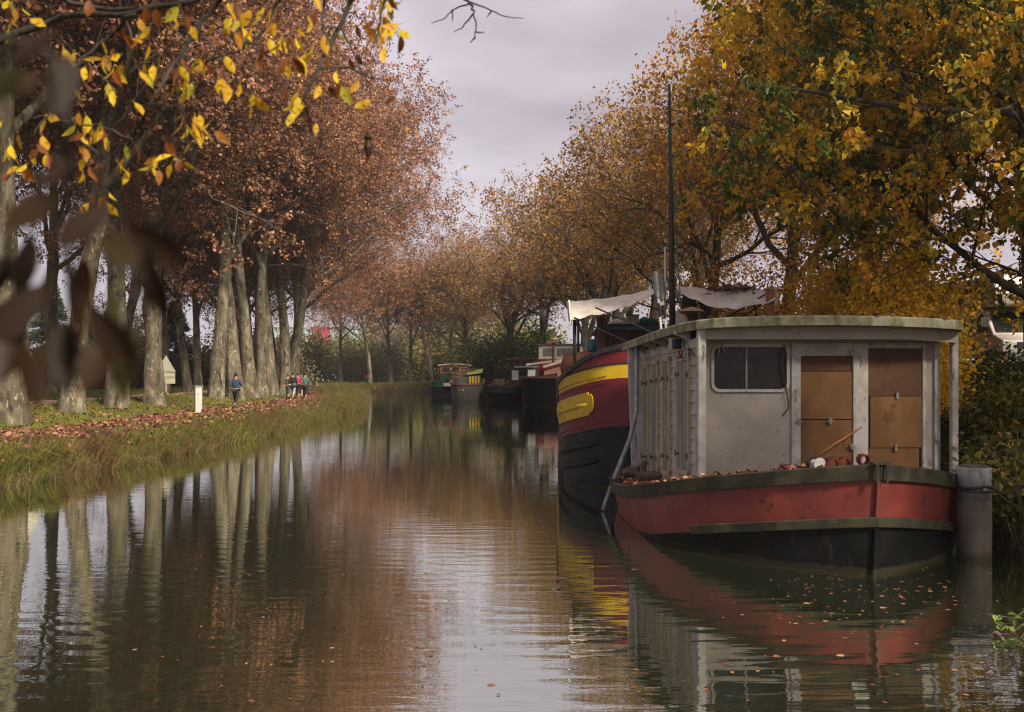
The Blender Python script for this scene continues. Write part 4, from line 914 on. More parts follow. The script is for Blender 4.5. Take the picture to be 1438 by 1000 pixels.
def windows_row(mb_parent, boxes, mat_f, mat_g, yplane, depth=.03):
    for x0, x1, z0, z1 in boxes:
        w = MB()
        for a in ((x0, x1, z0, z0+.06), (x0, x1, z1-.06, z1), (x0, x0+.06, z0+.06, z1-.06), (x1-.06, x1, z0+.06, z1-.06)): w.box((a[0], yplane-depth, a[2]), (a[1], yplane, a[3]))
        wo = w.build('window', mat_f, mb_parent); MB().box((x0+.06, yplane-.012, z0+.06), (x1-.06, yplane+.004, z1-.06)).build('pane', mat_g, wo)

# --- the maroon, yellow and black barge behind the houseboat
BG = empty('barge', (3.55, 19.35, 0), R(-2.6), 'maroon and yellow striped barge with black bottom and canvas awning', 'barge')
H5 = Hull(2.52, 2.35, 17.5, [(0, 3.12), (.3, 2.98), (.8, 2.72), (1.4, 2.45), (2.0, 2.28), (2.8, 2.14), (4.5, 1.85), (7, 1.6), (12, 1.5), (17.5, 1.8)], p=.80, rake=.18)
def rise(y): return float(np.interp(y, [0, .3, .9, 1.6, 2.4, 3.5], [.44, .40, .24, .10, 0, -.10]))
zr = lambda base: (lambda y: min(base + rise(y), H5.sheer(y) - .03))
H5.band([lambda y: -.6, lambda y: 0.0, zr(.93)], 3).build('hull_bottom', slate_p, BG, smooth=True)
H5.band([zr(.93), zr(1.95)]).build('hull_side', maroon_p, BG, smooth=True)
H5.band([zr(1.95), zr(2.24)]).build('yellow_stripe', yellow_p, BG, smooth=True)
H5.band([zr(2.24), lambda y: H5.sheer(y)]).build('bulwark', maroon_p, BG, smooth=True)
H5.rail(.05, .10, .10).build('rail', black_metal, BG)
H5.deck(.85).build('deck', deck_red, BG)
def strake(zc, r, k0, k1, mat, name, sides=(-1, 1), base=rise):
    for sg in sides:
        pts = []
        for k in range(k0, k1): b, y = H5.st[k]; p = H5.pt(k, sg, zc + base(y)); pts.append((p[0]*1.004, p[1] - .004, p[2]))
        rr = [r*.55] + [r]*(len(pts)-2) + [r*.55]; MB().tube(pts, rr, 8).build(name, mat, BG, smooth=True)
def lozenge(sg):
    """raised yellow plate with a rounded end on the bow cheek"""
    rows = []
    for k, half in [(6.3, .10), (6.42, .17), (6.6, .20), (6.75, .19), (6.8, .25)] + [(k, .25) for k in range(7, 19)]:
        k0, f = int(k), k - int(k); (b0, y0), (b1_, y1) = H5.st[k0], H5.st[k0 + 1]; r_ = []
        for q in (-1, -.6, 0, .6, 1):
            a_, c_ = np.array(H5.pt(k0, sg, 1.50 + rise(y0) + half*q)), np.array(H5.pt(k0 + 1, sg, 1.50 + rise(y1) + half*q))
            r_.append(tuple((a_*(1-f) + c_*f) * np.array([1.009, 1, 1]) + np.array([sg*.004, -.014, 0])))
        rows.append(r_)
    if sg > 0: rows = [r[::-1] for r in rows]
    MB().loft(rows).build('yellow_plate', yellow_p, BG, solid=.02)
lozenge(-1); lozenge(1)
strake(1.50, .06, 7, 19, yellow_p, 'yellow_rib'); strake(.62, .07, 6, 20, slate_p, 'rubbing_rib'); strake(.25, .07, 6, 20, slate_p, 'rubbing_rib')
strake(2.262, .016, 1, 19, black_metal, 'black_line'); strake(.93, .014, 1, 19, black_metal, 'black_line')
# rivets along the stripes
rv = MB()
for zc in (1.03, 1.88, 2.02):
    for k in range(5, 15):
        for j in range(5):
            f = j/5; a, b_ = H5.pt(k, -1, zc + rise(H5.st[k][1])), H5.pt(k+1, -1, zc + rise(H5.st[k+1][1])); q = [a[i]*(1-f) + b_[i]*f for i in range(3)]
            rv.box((q[0]-.016, q[1]-.012, q[2]-.008), (q[0]+.004, q[1]+.008, q[2]+.008))
ro = rv.build('rivets', maroon_p, BG); ro['kind'] = 'stuff'
INV5 = (Matrix.Translation(Vector((3.55, 19.35, 0))) @ Matrix.Rotation(R(-2.6), 4, 'Z')).inverted()
def B5(px, py, d): return INV5 @ W(px, py, d)
# deckhouse with teal stripe
c0 = B5(848, 500, 25.0); cz = 3.72
dh = MB().box((c0.x, c0.y, 1.3), (1.9, c0.y+6, cz)).build('deckhouse', wood_d, BG, bev=.02)
MB().box((c0.x-.12, c0.y-.15, cz), (2.0, c0.y+6.1, cz+.07)).build('deckhouse_roof', wood_d, BG)
MB().box((c0.x-.13, c0.y-.16, cz-.085), (2.01, c0.y-.02, cz-.003)).build('teal_trim', teal_p, BG)
windows_row(BG, [(c0.x+.35, c0.x+1.0, 2.9, 3.4), (c0.x+1.2, c0.x+1.9, 2.9, 3.4)], wood_d, dark_glass, c0.y)
# chimney with conical cap
q = B5(843, 500, 23.2); MB().lathe([(.095, 1.3-q.z), (.095, .98)], 14, tuple(q)).build('chimney', rust_m, BG, smooth=True)
MB().lathe([(.17, .98), (.05, 1.08), (.01, 1.09)], 14, tuple(q)).build('chimney_cap', grey_metal, BG, smooth=True)
# awning: sagging canvas either side of the mast, its poles
def canvas(pl, pr, hem, back, sag, name):
    rows = []; nu, nv = 26, 10
    for i in range(nu + 1):
        u = i/nu; top = pl.lerp(pr, u); r = []
        zh = hem(u)
        for j in range(nv + 1):
            v = j/nv
            y = top.y + back*(1 - v) ; z = top.z + .10*(1 - v) - sag*math.sin(math.pi*u)*(.4 + .6*v) - zh*max(0, (v - .55)/.45)**1.3
            z += .018*math.sin(u*23 + v*3) * v + .012*math.sin(u*41+v*5)*v
            r.append((top.x + .02*math.sin(v*9+u*5), y + .05*math.sin(u*17)*v, z))
        rows.append(r)
    return MB().loft(rows).build(name, canvas_m, BG, smooth=True, solid=.008)
tl, tm_, tm2, tr_ = B5(800, 420, 22.0), B5(938, 398, 22.4), B5(952, 396, 22.4), B5(1088, 402, 21.6)
canvas(tl, tm_, lambda u: .50*(1-u)**.8*(1 - .25*math.sin(u*3)) + .12*math.sin(math.pi*u), 2.8, .10, 'awning')
canvas(tm2, tr_, lambda u: .30*math.sin(math.pi*u) + .12*u**6 + .22, 2.8, .06, 'awning')
# hanging corner at the right, folded down
a = tr_; rows = []
for i in range(7):
    u = i/6; rows.append([(a.x + .02 + .05*math.sin(u*5) + .14*u*v, a.y + .35*u, a.z - .02 - v*(.48 - .25*u)) for v in np.linspace(0, 1, 6)])
MB().loft(rows).build('awning_corner', canvas_m, BG, smooth=True, solid=.008)
a = tl; rows = []
for i in range(7):
    u = i/6; rows.append([(a.x - .03 + .04*math.sin(u*6) + .05*v, a.y + .5*u, a.z - .02 - v*(.62 - .2*u)) for v in np.linspace(0, 1, 6)])
MB().loft(rows).build('awning_corner', canvas_m, BG, smooth=True, solid=.008)
def pole(px, y_top, y_bot, d, r, mat, name, d2=None, px2=None):
    a, b = B5(px, y_top, d), B5(px2 or px, y_bot, d2 or d); return MB().tube([b, a], r, 8).build(name, mat, BG, smooth=True)
pole(807, 447, 535, 22.6, .045, black_metal, 'awning_pole'); pole(812, 444, 530, 23.4, .03, black_metal, 'awning_pole')
q = B5(1082, 405, 21.7); MB().box((q.x-.09, q.y, 1.5), (q.x+.09, q.y+.10, q.z)).build('awning_post', wood_o, BG)
q = B5(991, 412, 22.8); MB().box((q.x-.14, q.y, 1.5), (q.x+.14, q.y+.06, q.z)).build('awning_post', wood_d, BG)
for a, b in (((1020, 447, 22.3), (1080, 410, 22.0)), ((1040, 447, 22.8), (1082, 418, 22.6)), ((1058, 410, 22.4), (1062, 446, 22.4)), ((836, 432, 21.4), (918, 468, 20.9)), ((806, 446, 22.0), (880, 480, 21.4)), ((892, 424, 23), (930, 437, 22.6)), ((935, 424, 22.6), (1060, 430, 22.3))):
    MB().tube([B5(*a), B5(*b)], .022, 6).build('brace', black_metal, BG)
# mast with green halyard
q0, q1 = B5(946, 470, 22.2), B5(940, 118, 22.2); q0.z = 1.5
mast = MB().tube([q0, q0.lerp(q1, .5), q1], [.085, .07, .028], 10).build('mast', black_metal, BG, smooth=True)
MB().tube([B5(941.5, 182, 22.1), B5(949, 330, 22.0), B5(957, 440, 21.9)], .014, 6).build('halyard', green_rope, mast)
bands_ = MB()
for py in (393, 397, 401): c_ = B5(945, py, 22.2); bands_.lathe([(.10, -.02), (.10, .02)], 10, tuple(c_))
bands_.build('lashing', rope_m, mast)
pole(934, 347, 470, 22.8, .025, cream_p, 'flag_pole')

# loose things aboard: oars, tank, drum, parasol, boxes, tarps
def oar(px0, py0, px1, py1, d, label):
    a, b = W(px0, py0, d), W(px1, py1, d - .2); dd = (b - a).normalized(); e = b + dd*1.1
    o = empty('oar', e, 0, label, 'oar', 'oars leaning by the mast'); L_ = Matrix.Translation(-e)
    mb = MB().tube([L_ @ (a + dd*.65), L_ @ e], .028, 8); mb.build('shaft', white_c, o, smooth=True)
    for s in (.75, 1.35): MB().tube([L_ @ (a + dd*s), L_ @ (a + dd*(s + .32))], .031, 8).build('band', black_metal, o)
    sx = Vector((.105, 0, 0)); rows = []
    for s, w in ((0, .55), (.06, .9), (.35, 1), (.58, .75), (.70, .28)):
        c_ = L_ @ (a + dd*s); rows.append([c_ - sx*w, c_ + Vector((0, -.012, 0)), c_ + sx*w, c_ + Vector((0, .014, 0))])
    MB().loft(rows, closed=True, cap=True).build('blade', grey_metal, o, smooth=True)
oar(921, 381, 928, 458, 21.0, 'grey bladed oar with striped shaft leaning by the mast')
oar(926, 384, 935, 458, 21.15, 'grey bladed oar with striped shaft leaning by the mast')
tk = empty('rusty_tank', W(828, 545, 23.0), R(-35), 'big rusty brown tank lying on the deck of the maroon barge', 'tank')
tk.location.z = 2.20
def lathe_x(prof, sides, mat, name, par, **kw):
    mb = MB(); rows = [[(x, r*math.cos(2*math.pi*k/sides), .40 + r*math.sin(2*math.pi*k/sides)) for k in range(sides)] for x, r in prof]; mb.loft(rows, closed=True, cap=True); return mb.build(name, mat, par, **kw)
lathe_x([(-.75, .02), (-.72, .22), (-.62, .36), (-.5, .40), (.42, .40)], 22, rust_m, 'tank_body', tk, smooth=True)
lathe_x([(.42, .401), (.54, .37), (.63, .24), (.66, .02)], 22, tank_grey, 'tank_end', tk, smooth=True)
MB().box((-.5, -.32, 0), (-.4, .32, .12)).box((.3, -.32, 0), (.4, .32, .12)).build('cradle', wood_d, tk)
MB().box((-.5, -.3, -1.2), (.42, .3, .0)).build('plinth', wood_d, tk)
dm = empty('teal_drum', W(836, 494, 24.2), 0, 'small teal drum beside the chimney of the maroon barge', 'drum')
MB().lathe([(.20, -.0), (.22, .03), (.22, .2), (.2, .24), (.22, .28), (.21, .30), (.10, .33)], 14).build('drum_body', teal_p, dm, smooth=True)
MB().tube([(-.1, -.24, .1), (.05, -.27, .22), (.2, -.2, .05)], .02, 6).build('strap', black_metal, dm)
MB().box((-.25, -.2, -1.3), (.25, .25, 0)).build('stand', wood_d, dm)
ps = empty('parasol', W(971, 470, 21.6), 0, 'small faded brown parasol beside the mast', 'parasol'); ps.location.z = 2.5
zc = W(971, 436, 21.6).z - 2.5; mb = MB(); rows = []
for i in range(13):
    a = 2*math.pi*i/12; k = 1 + .08*(i % 2); rows.append([(.02*math.cos(a), .02*math.sin(a), zc+.08), (.2*math.cos(a), .2*math.sin(a), zc+.035), (.29*k*math.cos(a), .29*k*math.sin(a), zc-.03*k)])
mb.loft(rows).build('canopy', surf('brown_canopy', (0.30, 0.20, 0.15), (0.2, 0.13, 0.10), scale=6, rough=.9), ps, solid=.01)
MB().tube([(0, 0, -.9), (0, 0, zc+.1)], .02, 8).build('pole', wood_d, ps)
o = empty('cowl_vent', W(968, 450, 23.2), 0, 'dark tapered cowl standing behind the small parasol', 'cowl')
MB().lathe([(.22, -2.0), (.22, .0), (.17, .62)], 4).build('cowl_body', wood_d, o); MB().lathe([(.20, .62), (.20, .66)], 4).build('cowl_lid', black_metal, o)
roof5 = (Matrix.Translation(Vector((3.55, 19.35, 0))) @ Matrix.Rotation(R(-2.6), 4, 'Z')) @ Vector((0, c0.y, cz + .07))
bx = empty('white_box', (W(888, 450, 25.2).x, 25.2, roof5.z), 0, 'small white box with a red ring printed on it, on the deckhouse', 'box')
MB().box((-.17, -.12, 0), (.17, .12, .24)).build('box_body', white_c, bx, bev=.01); MB().box((-.18, -.13, .24), (.18, .13, .27)).build('lid', brown_p, bx)
rr_ = [[(-.07 + r*math.cos(R(a)), -.122, .11 + r*math.sin(R(a))) for a in range(0, 360, 24)] for r in (.055, .033)]
MB().loft(rr_, closed=True).build('ring_print', ink_red, bx)
mb = MB()
for i, w in enumerate((.09, .07, .1)): mb.box((.03, -.1225, .17-.045*i), (.03+w, -.121, .182-.045*i))
mb.build('print_lines', ink_black, bx)
def tarp(x, y, z, lx, ly, h, mat, label, seed):
    g = np.random.default_rng(seed); rows = []
    for i in range(9):
        rows.append([(x + (i/8-.5)*lx, y + (j/6-.5)*ly, z + h*math.sin(math.pi*i/8)**.7*math.sin(math.pi*j/6)**.7*(.6 + .5*g.random()) + .01) for j in range(7)])
    return tag(MB().loft(rows).build('tarpaulin', mat, smooth=True, solid=.01), label, 'tarpaulin')
tarp(W(909, 450, 25.3).x, 25.3, roof5.z, .75, .5, .22, green_rope, 'crumpled green net heaped on the dark deckhouse roof', 3)
tarp(W(868, 450, 25.3).x, 25.3, roof5.z, .6, .5, .16, canvas_m, 'crumpled pale cloth heaped on the dark deckhouse roof', 4)
tarp(W(953, 450, 22.9).x, 22.9, W(953, 458, 22.9).z, .55, .4, .42, canvas_m, 'pale cloth bundle behind the mast', 5)

# --- distant barges
def plants(parent_loc, n, spread, label, seed, col=leaf_yellowgreen, h=.5, rows_=None):
    g = np.random.default_rng(seed); P = g.normal(0, 1, (n, 3)) * np.array([spread, spread*.5, h*.35]) + [0, 0, h]
    D = g.normal(0, 1, (n, 3)); D /= np.linalg.norm(D, axis=1, keepdims=True); V, Fq, At = leaf_quads(P, D, g.normal(0, 1, (n, 3)), g.uniform(.10, .2, n), g.uniform(.07, .13, n), g.random(n))
    o = empty('potted_plant', parent_loc, 0, label, 'plant'); fm = npmesh('potted_leaves', V, [(Fq, 0)], At); fm.materials.append(col); link('foliage', fm, None, o)
    MB().box((-spread*1.2, -spread*.5, 0), (spread*1.2, spread*.5, h*.35)).build('planter', wood_d, o); MB().tube([(0, 0, h*.3), (0, 0, h*1.2)], .025, 5).build('stem', wood_d, o); return o
flower_m = leafmat('flower_mix', [(0, (0.06, 0.10, 0.02)), (.4, (0.22, 0.24, 0.03)), (.6, (0.5, 0.32, 0.25)), (.8, (0.5, 0.08, 0.10)), (1, (0.6, 0.5, 0.45))], trans=.2)

# black and salmon barge with a smoking stovepipe
b4 = empty('barge', (W(758, 572, 68).x + .55, 67.3, 0), R(-3), 'black barge with salmon cabin side and smoking stovepipe', 'barge')
H4 = Hull(1.95, 1.9, 17, [(0, 2.2), (1.5, 2.15), (4, 2.1), (17, 2.2)], p=.7, rake=.1)
H4.band([lambda y: -.6, lambda y: 0.0, lambda y: H4.sheer(y)], 3).build('hull', black_hull, b4, smooth=True); H4.rail(.06, .16, .12).build('rail', brown_p, b4); H4.deck(.12).build('deck', deck_red, b4)
def at(e, px, py, d):
    rot = Matrix.Rotation(e.rotation_euler.z, 4, 'Z'); return (Matrix.Translation(e.location) @ rot).inverted() @ W(px, py, d)
q0, q1 = at(b4, 764, 545, 68.5), at(b4, 800, 505, 68.5); x0, x1 = q0.x, 2.2; y0 = q0.y; zb, zt = 1.4, 2.9
rows = [[(x0, y0, zb), (x1, y0, zb+.45), (x1, y0, zt+.65), (x0, y0, zt-.05)], [(x0, y0+6, zb), (x1, y0+6, zb+.45), (x1, y0+6, zt+.65), (x0, y0+6, zt-.05)]]
cab4 = MB().loft(rows, closed=True, cap=True).build('cabin_side', pink_p, b4)
MB().bar((x0-.05, y0-.03, zt-.12), (x1, y0-.03, zt+.58), .08, .20, (0, 0, 1)).build('maroon_trim', maroon_p, b4); MB().bar((x0-.05, y0-.02, zt+.06), (x1, y0-.02, zt+.78), .10, .20, (0, 0, 1)).build('roof_edge', cream_p, b4)
np4 = MB().add([(x0+.05, y0-.05, 1.95), (x0+.92, y0-.05, 2.08), (x0+1.02, y0-.05, 2.52), (x0+.05, y0-.05, 2.36), (x0+.05, y0-.01, 1.95), (x0+.92, y0-.01, 2.08), (x0+1.02, y0-.01, 2.52), (x0+.05, y0-.01, 2.36)], [(3,2,1,0),(4,5,6,7),(0,1,5,4),(1,2,6,5),(2,3,7,6),(3,0,4,7)]).build('name_board', maroon_p, b4)
MB().add([(x0+.12, y0-.058, 2.02), (x0+.84, y0-.058, 2.13), (x0+.90, y0-.058, 2.44), (x0+.12, y0-.058, 2.30)], [(3, 2, 1, 0)]).build('name_panel', blue_p, np4)
for i in range(4): MB().box((x0+.2+i*.16, y0-.064, 2.13+i*.025), (x0+.28+i*.16, y0-.060, 2.28+i*.03)).build('letter', grey_metal, np4)
w4 = at(b4, 757, 505, 73); wx0, wx1, wy = w4.x, w4.x + 3.4, w4.y; wh = MB().box((wx0, wy, 2.0), (wx1, wy+2.6, 3.75)).build('wheelhouse', crimson_p, b4)
MB().box((wx0-.02, wy-.02, 3.62), (wx1+.02, wy+2.6, 4.7)).build('wheelhouse_top', cream_p, b4); MB().box((wx0-.15, wy-.2, 4.7), (wx1+.2, wy+2.8, 4.82)).build('wheelhouse_roof', greygreen_p, b4)
windows_row(b4, [(wx0+.22, wx0+1.1, 3.75, 4.55), (wx0+1.3, wx1-.1, 3.75, 4.55)], white_c, glass('wheelhouse_glass', (0.10, 0.09, 0.07), .1), wy-.02)
MB().bar((wx0-1.0, wy-.9, 3.15), (wx0+2.0, wy-.9, 3.55), .5, .16).build('furled_cover', cream_p, b4); MB().bar((wx0-.2, wy-.95, 2.9), (wx0+2.0, wy-.95, 3.2), .4, .12).build('red_cover', crimson_p, b4)
q = at(b4, 777, 510, 70); MB().lathe([(.12, 1.6-q.z), (.11, 1.42)], 12, tuple(q)).build('stovepipe', rust_m, b4, smooth=True); MB().lathe([(.14, 1.42), (.14, 1.56)], 12, tuple(q)).build('stovepipe_collar', black_metal, b4)
q = at(b4, 745, 523, 69); MB().box((q.x-.2, q.y, 2.0), (q.x+.35, q.y+.5, 2.75)).build('deck_locker', white_c, b4)
MB().box((wx0+.6, wy-.1, 4.82), (wx0+1.2, wy+.3, 5.05)).build('roof_box', surf('terracotta', (0.40, 0.16, 0.08), bump=0), b4)

# green barge with raised side, moored aslant
b3 = empty('barge', (W(704, 562, 80).x, 79.5, 0), R(-24), 'dark green barge with grey wheelhouse moored aslant between two others', 'barge')
H3 = Hull(1.75, 1.7, 13, [(0, 1.35), (2, 1.5), (5, 2.0), (9, 2.5), (13, 2.6)], p=.65, rake=.1)
H3.band([lambda y: -.6, lambda y: 0.0, lambda y: H3.sheer(y)-.55], 3).build('hull', black_hull, b3, smooth=True); H3.band([lambda y: H3.sheer(y)-.55, lambda y: H3.sheer(y)]).build('bulwark', deepgreen_p, b3, smooth=True)
H3.rail(.05, .1, .1).build('rail', greygreen_p, b3); H3.deck(.2).build('deck', wood_d, b3)
MB().box((-1.2, 4.2, 1.4), (1.3, 7.4, 3.0)).build('wheelhouse', deepgreen_p, b3); MB().box((-1.21, 4.19, 2.75), (1.31, 7.4, 3.75)).build('wheelhouse_top', greygreen_p, b3); MB().box((-1.5, 3.9, 3.75), (1.7, 7.7, 3.88)).build('wheelhouse_roof', brown_p, b3)
windows_row(b3, [(-1.0, .0, 2.95, 3.6), (.15, 1.15, 2.95, 3.6)], greygreen_p, dark_glass, 4.19)
MB().box((-.9, 2.6, 1.3), (.3, 3.9, 2.15)).build('engine_box', wood_d, b3); MB().box((-.95, 2.5, 2.15), (.35, 4.0, 2.22)).build('green_lid', dkgreen_p, b3); MB().box((-.1, 2.45, 1.9), (.5, 2.55, 2.75)).build('white_panel', white_c, b3)
MB().box((1.0, 3.2, 1.7), (1.6, 9.0, 3.05)).build('side_screen', greygreen_p, b3); MB().box((-.2, 3.1, 3.02), (1.65, 9.0, 3.12)).build('screen_top', white_c, b3)
M3 = Matrix.Translation(b3.location) @ Matrix.Rotation(b3.rotation_euler.z, 4, 'Z')
plants(M3 @ Vector((-.6, 1.0, 1.25)), 180, .35, 'pink and white flowers on the low end of the green barge', 8, flower_m, .45)

# grey-green barge with pink rim and yellow-slatted hatch
b2 = empty('barge', (W(657, 563, 82).x, 81.0, 0), R(2), 'round grey green barge with brown rim and yellow slatted hatch', 'barge')
H2 = Hull(1.42, 1.6, 12, [(0, 1.55), (1.0, 1.6), (3, 1.85), (12, 1.9)], p=.62, rake=.05)
H2.band([lambda y: -.6, lambda y: 0.0, lambda y: H2.sheer(y)], 3).build('hull', greygreen_p, b2, smooth=True); H2.rail(.07, .15, .12).build('rail', brown_p, b2); H2.deck(.15).build('deck', wood_d, b2)
for i in range(9): MB().box((-1.15+i*.13, 1.0-.35*math.sin(i/8*3), 1.5), (-1.04+i*.13, 1.06-.35*math.sin(i/8*3), 2.2)).build('plank', greygreen_p, b2)
MB().box((.05, .9, 1.4), (1.15, 3.2, 2.35)).build('hatch', greygreen_p, b2)
for i in range(4): MB().box((.18+i*.25, .86, 1.62), (.30+i*.25, .895, 2.22)).build('slat', yellow_p, b2)
MB().add([(-.05, .7, 2.37), (1.3, .7, 2.55), (1.4, 3.3, 2.9), (-.05, 3.3, 2.7)], [(0, 1, 2, 3)]).build('hatch_cover', lime_p, b2, solid=.05)
for i in range(3): MB().box((-1.02+i*.28, .25-.22*i, .95), (-.88+i*.28, .30-.22*i, 1.12)).build('letter', gold_ink, b2)
M2 = Matrix.Translation(b2.location) @ Matrix.Rotation(b2.rotation_euler.z, 4, 'Z')
plants(M2 @ Vector((-.4, 1.9, 1.7)), 260, .55, 'brown and cream potted plants on the grey green barge', 9, flower_m, .8)
plants(M2 @ Vector((.1, 2.6, 2.3)), 150, .4, 'tall yellow leaved plant on the grey green barge', 10, leaf_yellowgreen, 1.5)

# green barge with varnished wheelhouse
b1_ = empty('barge', (W(626, 557, 98).x, 97.5, 0), R(4), 'bright green barge with varnished wooden wheelhouse', 'barge')
H1 = Hull(1.55, 1.3, 14, [(0, 1.5), (2, 1.55), (14, 1.7)], p=.55, rake=.0)
H1.band([lambda y: -.6, lambda y: 0.0, lambda y: H1.sheer(y)-.45], 3).build('hull', black_hull, b1_, smooth=True); H1.band([lambda y: H1.sheer(y)-.45, lambda y: H1.sheer(y)]).build('bulwark', dkgreen_p, b1_, smooth=True)
H1.rail(.05, .1, .1).build('rail', dkgreen_p, b1_); H1.deck(.12).build('deck', wood_d, b1_)
MB().box((-.2, -.42, 1.15), (1.2, -.36, 1.5)).build('name_board', cream_p, b1_)
MB().box((-.6, 2.0, 1.4), (2.6, 5.0, 2.5)).build('wheelhouse', dkgreen_p, b1_); MB().box((-.55, 2.05, 2.5), (2.55, 4.9, 3.35)).build('wheelhouse_top', wood_o, b1_)
rows = [[(x, 1.8, 3.35 + .16*(1 - ((x-1)/1.8)**2)) for x in np.linspace(-.8, 2.8, 9)], [(x, 5.1, 3.35 + .16*(1 - ((x-1)/1.8)**2)) for x in np.linspace(-.8, 2.8, 9)]]
MB().loft(rows).build('wheelhouse_roof', cream_p, b1_, solid=.1)
windows_row(b1_, [(-.4, .45, 2.6, 3.2), (.6, 1.5, 2.6, 3.2), (1.65, 2.45, 2.6, 3.2)], wood_o, dark_glass, 2.04)
M1 = Matrix.Translation(b1_.location) @ Matrix.Rotation(b1_.rotation_euler.z, 4, 'Z')
plants(M1 @ Vector((-.7, 1.2, 1.45)), 170, .35, 'bright yellow green plants on the deck of the green barge', 11, leaf_yellowgreen, .7)
plants(M1 @ Vector((.9, 1.4, 1.5)), 190, .45, 'yellow leaved bush in front of the varnished wheelhouse', 12, leaf_yellowgreen, 2.1)

# smoke from the stovepipe
m, t, o_ = _new('stove_smoke'); pv = nd(t, 'ShaderNodeVolumePrincipled'); pv.inputs['Color'].default_value = (.85, .87, .92, 1)
c_ = nd(t, 'ShaderNodeTexCoord'); gr = nd(t, 'ShaderNodeTexNoise', Scale=1.6, Detail=4); t.links.new(c_.outputs['Object'], gr.inputs['Vector'])
dn = nd(t, 'ShaderNodeMapRange'); t.links.new(gr.outputs['Fac'], dn.inputs[0])
for i, v in zip((1, 2, 3, 4), (.40, .75, 0, .55)): dn.inputs[i].default_value = v
t.links.new(dn.outputs[0], pv.inputs['Density']); t.links.new(pv.outputs[0], o_.inputs['Volume'])
base = W(777, 482, 70); rows = []
for i in range(9):
    s = i/8; c_ = base + Vector((-.9*s**1.4, .2*s, 2.6*s)); r = .09 + .5*s*(1 - .35*s); rows.append([(c_.x + r*math.cos(a), c_.y + r*math.sin(a), c_.z) for a in np.linspace(0, 2*math.pi, 13)[:-1]])
tag(MB().loft(rows, closed=True, cap=True).build('smoke', m), 'thin pale smoke drifting up from the stovepipe', 'smoke', kind='stuff')
# ------------------------------------------------------------------ grass, leaf litter, bank plants (uncountable: stuff)
def blades(name, P, h, lean, width, mat, seed, label, cat, curve=.35):
    g = np.random.default_rng(seed); n = len(P); az = g.uniform(0, 2*np.pi, n); side = np.stack([np.cos(az), np.sin(az), np.zeros(n)], 1) * (width * g.uniform(.6, 1.3, n))[:, None]
    ln = lean + g.normal(0, .22, (n, 2)); h = h * g.uniform(.55, 1.25, n); top = np.column_stack([ln * h[:, None], h]); mid = np.column_stack([ln * h[:, None] * curve, h * .6])
    top[:, 2] -= h * np.minimum(.75, np.hypot(ln[:, 0], ln[:, 1])**2 * .45)
    V = np.stack([P - side, P + side, P + mid + side*.7, P + mid - side*.7, P + top], 1).reshape(-1, 3); b_ = np.arange(n)[:, None]*5
    me = npmesh(name, V, [(b_ + np.array([[0, 1, 2, 3]]), 0), (b_ + np.array([[3, 2, 4]]), 0)], np.repeat(np.clip(g.random(n)*.7 + .3*g.random(n), 0, 1), 5)); me.materials.append(mat)
    return tag(link(name, me), label, cat, kind='stuff')
def left_pts(n, u0, u1, y0, y1, g, bias=1.6):
    y = y0 + (y1 - y0) * g.random(n)**bias; e = LE[(LE[:, 1] > 8) & (LE[:, 1] < 104)]; ex = np.interp(y, e[:, 1], e[:, 0]); u = g.uniform(u0, u1, n)
    P = np.column_stack([ex - u, y]); return np.column_stack([P, ground_z(P)]), u
g = np.random.default_rng(77)
# rank grass hanging over the left bank, in tussocks
P, u = left_pts(2600, -.05, 2.5, 15, 96, g, 1.5); k = g.integers(0, len(P), 70000); Q = P[k] + np.column_stack([g.normal(0, .16, (len(k), 2)), np.zeros(len(k))]); Q[:, 2] = np.maximum(ground_z(Q[:, :2]), 0.0) - .02
tus = g.uniform(.55, 1.25, len(P))[k]; lean = np.column_stack([np.where(u[k] < 1.0, .75, .15), np.full(len(k), -.15)]) + g.normal(0, .25, (len(P), 2))[k]
hg = np.where(u[k] < .7, .50, .30) * np.where((Q[:, 1] > 54) & (u[k] < 1.6), 1.9, 1.0)
blades('bank_grass', Q, hg * tus, lean, .011, grass_m, 1, 'rank tussocky grass hanging over the left water edge', 'grass')
P, u = left_pts(60000, 4.9, 8.9, 15, 96, g, 1.5)
blades('turf', P, .17, np.array([.05, -.05]), .012, turf_m, 2, 'short sunlit turf around the plane trunks', 'grass')
P, u = left_pts(16000, 1.9, 3.3, 15, 96, g, 1.5)
blades('verge_grass', P, .13, np.array([.1, -.05]), .011, grass_m, 3, 'shorter grass along the towpath verge', 'grass')
P, u = left_pts(14000, 11.7, 16, 24, 100, g, 1.3)
blades('field_grass', P, .22, np.array([.0, 0]), .02, turf_m, 4, 'grass beyond the pale dirt road', 'grass')
# far bank grass
y = None
e = RE[(RE[:, 1] > 84) & (RE[:, 1] < 141) & (RE[:, 0] < 4)]; k = g.integers(0, len(e)-1, 16000); f = g.random(len(k))[:, None]; Q = e[k]*(1-f) + e[k+1]*f
Q = Q + np.stack([g.uniform(0, 3, len(k))*.5, g.uniform(0.05, 3.2, len(k))], 1); Q = Q[~inside(Q)]
blades('far_bank_grass', np.column_stack([Q, ground_z(Q)]), .75, np.array([-.1, -.35]), .03, grass_m, 5, 'olive grass on the far bank at the bend', 'grass')
# right bank: ranks of long grass and ivy beside the houseboat
n = 26000; y = 8.5 + 24*g.random(n)**1.4; ex = np.interp(y, RE[::-1][:, 1][RE[::-1][:, 1] > 3], RE[::-1][:, 0][RE[::-1][:, 1] > 3]); Q = np.column_stack([ex + g.uniform(0.0, 6.5, n), y])
blades('right_bank_grass', np.column_stack([Q, ground_z(Q)]), .48, np.array([-.45, -.2]), .007, reed_m, 6, 'long grass hanging down the right bank', 'grass')

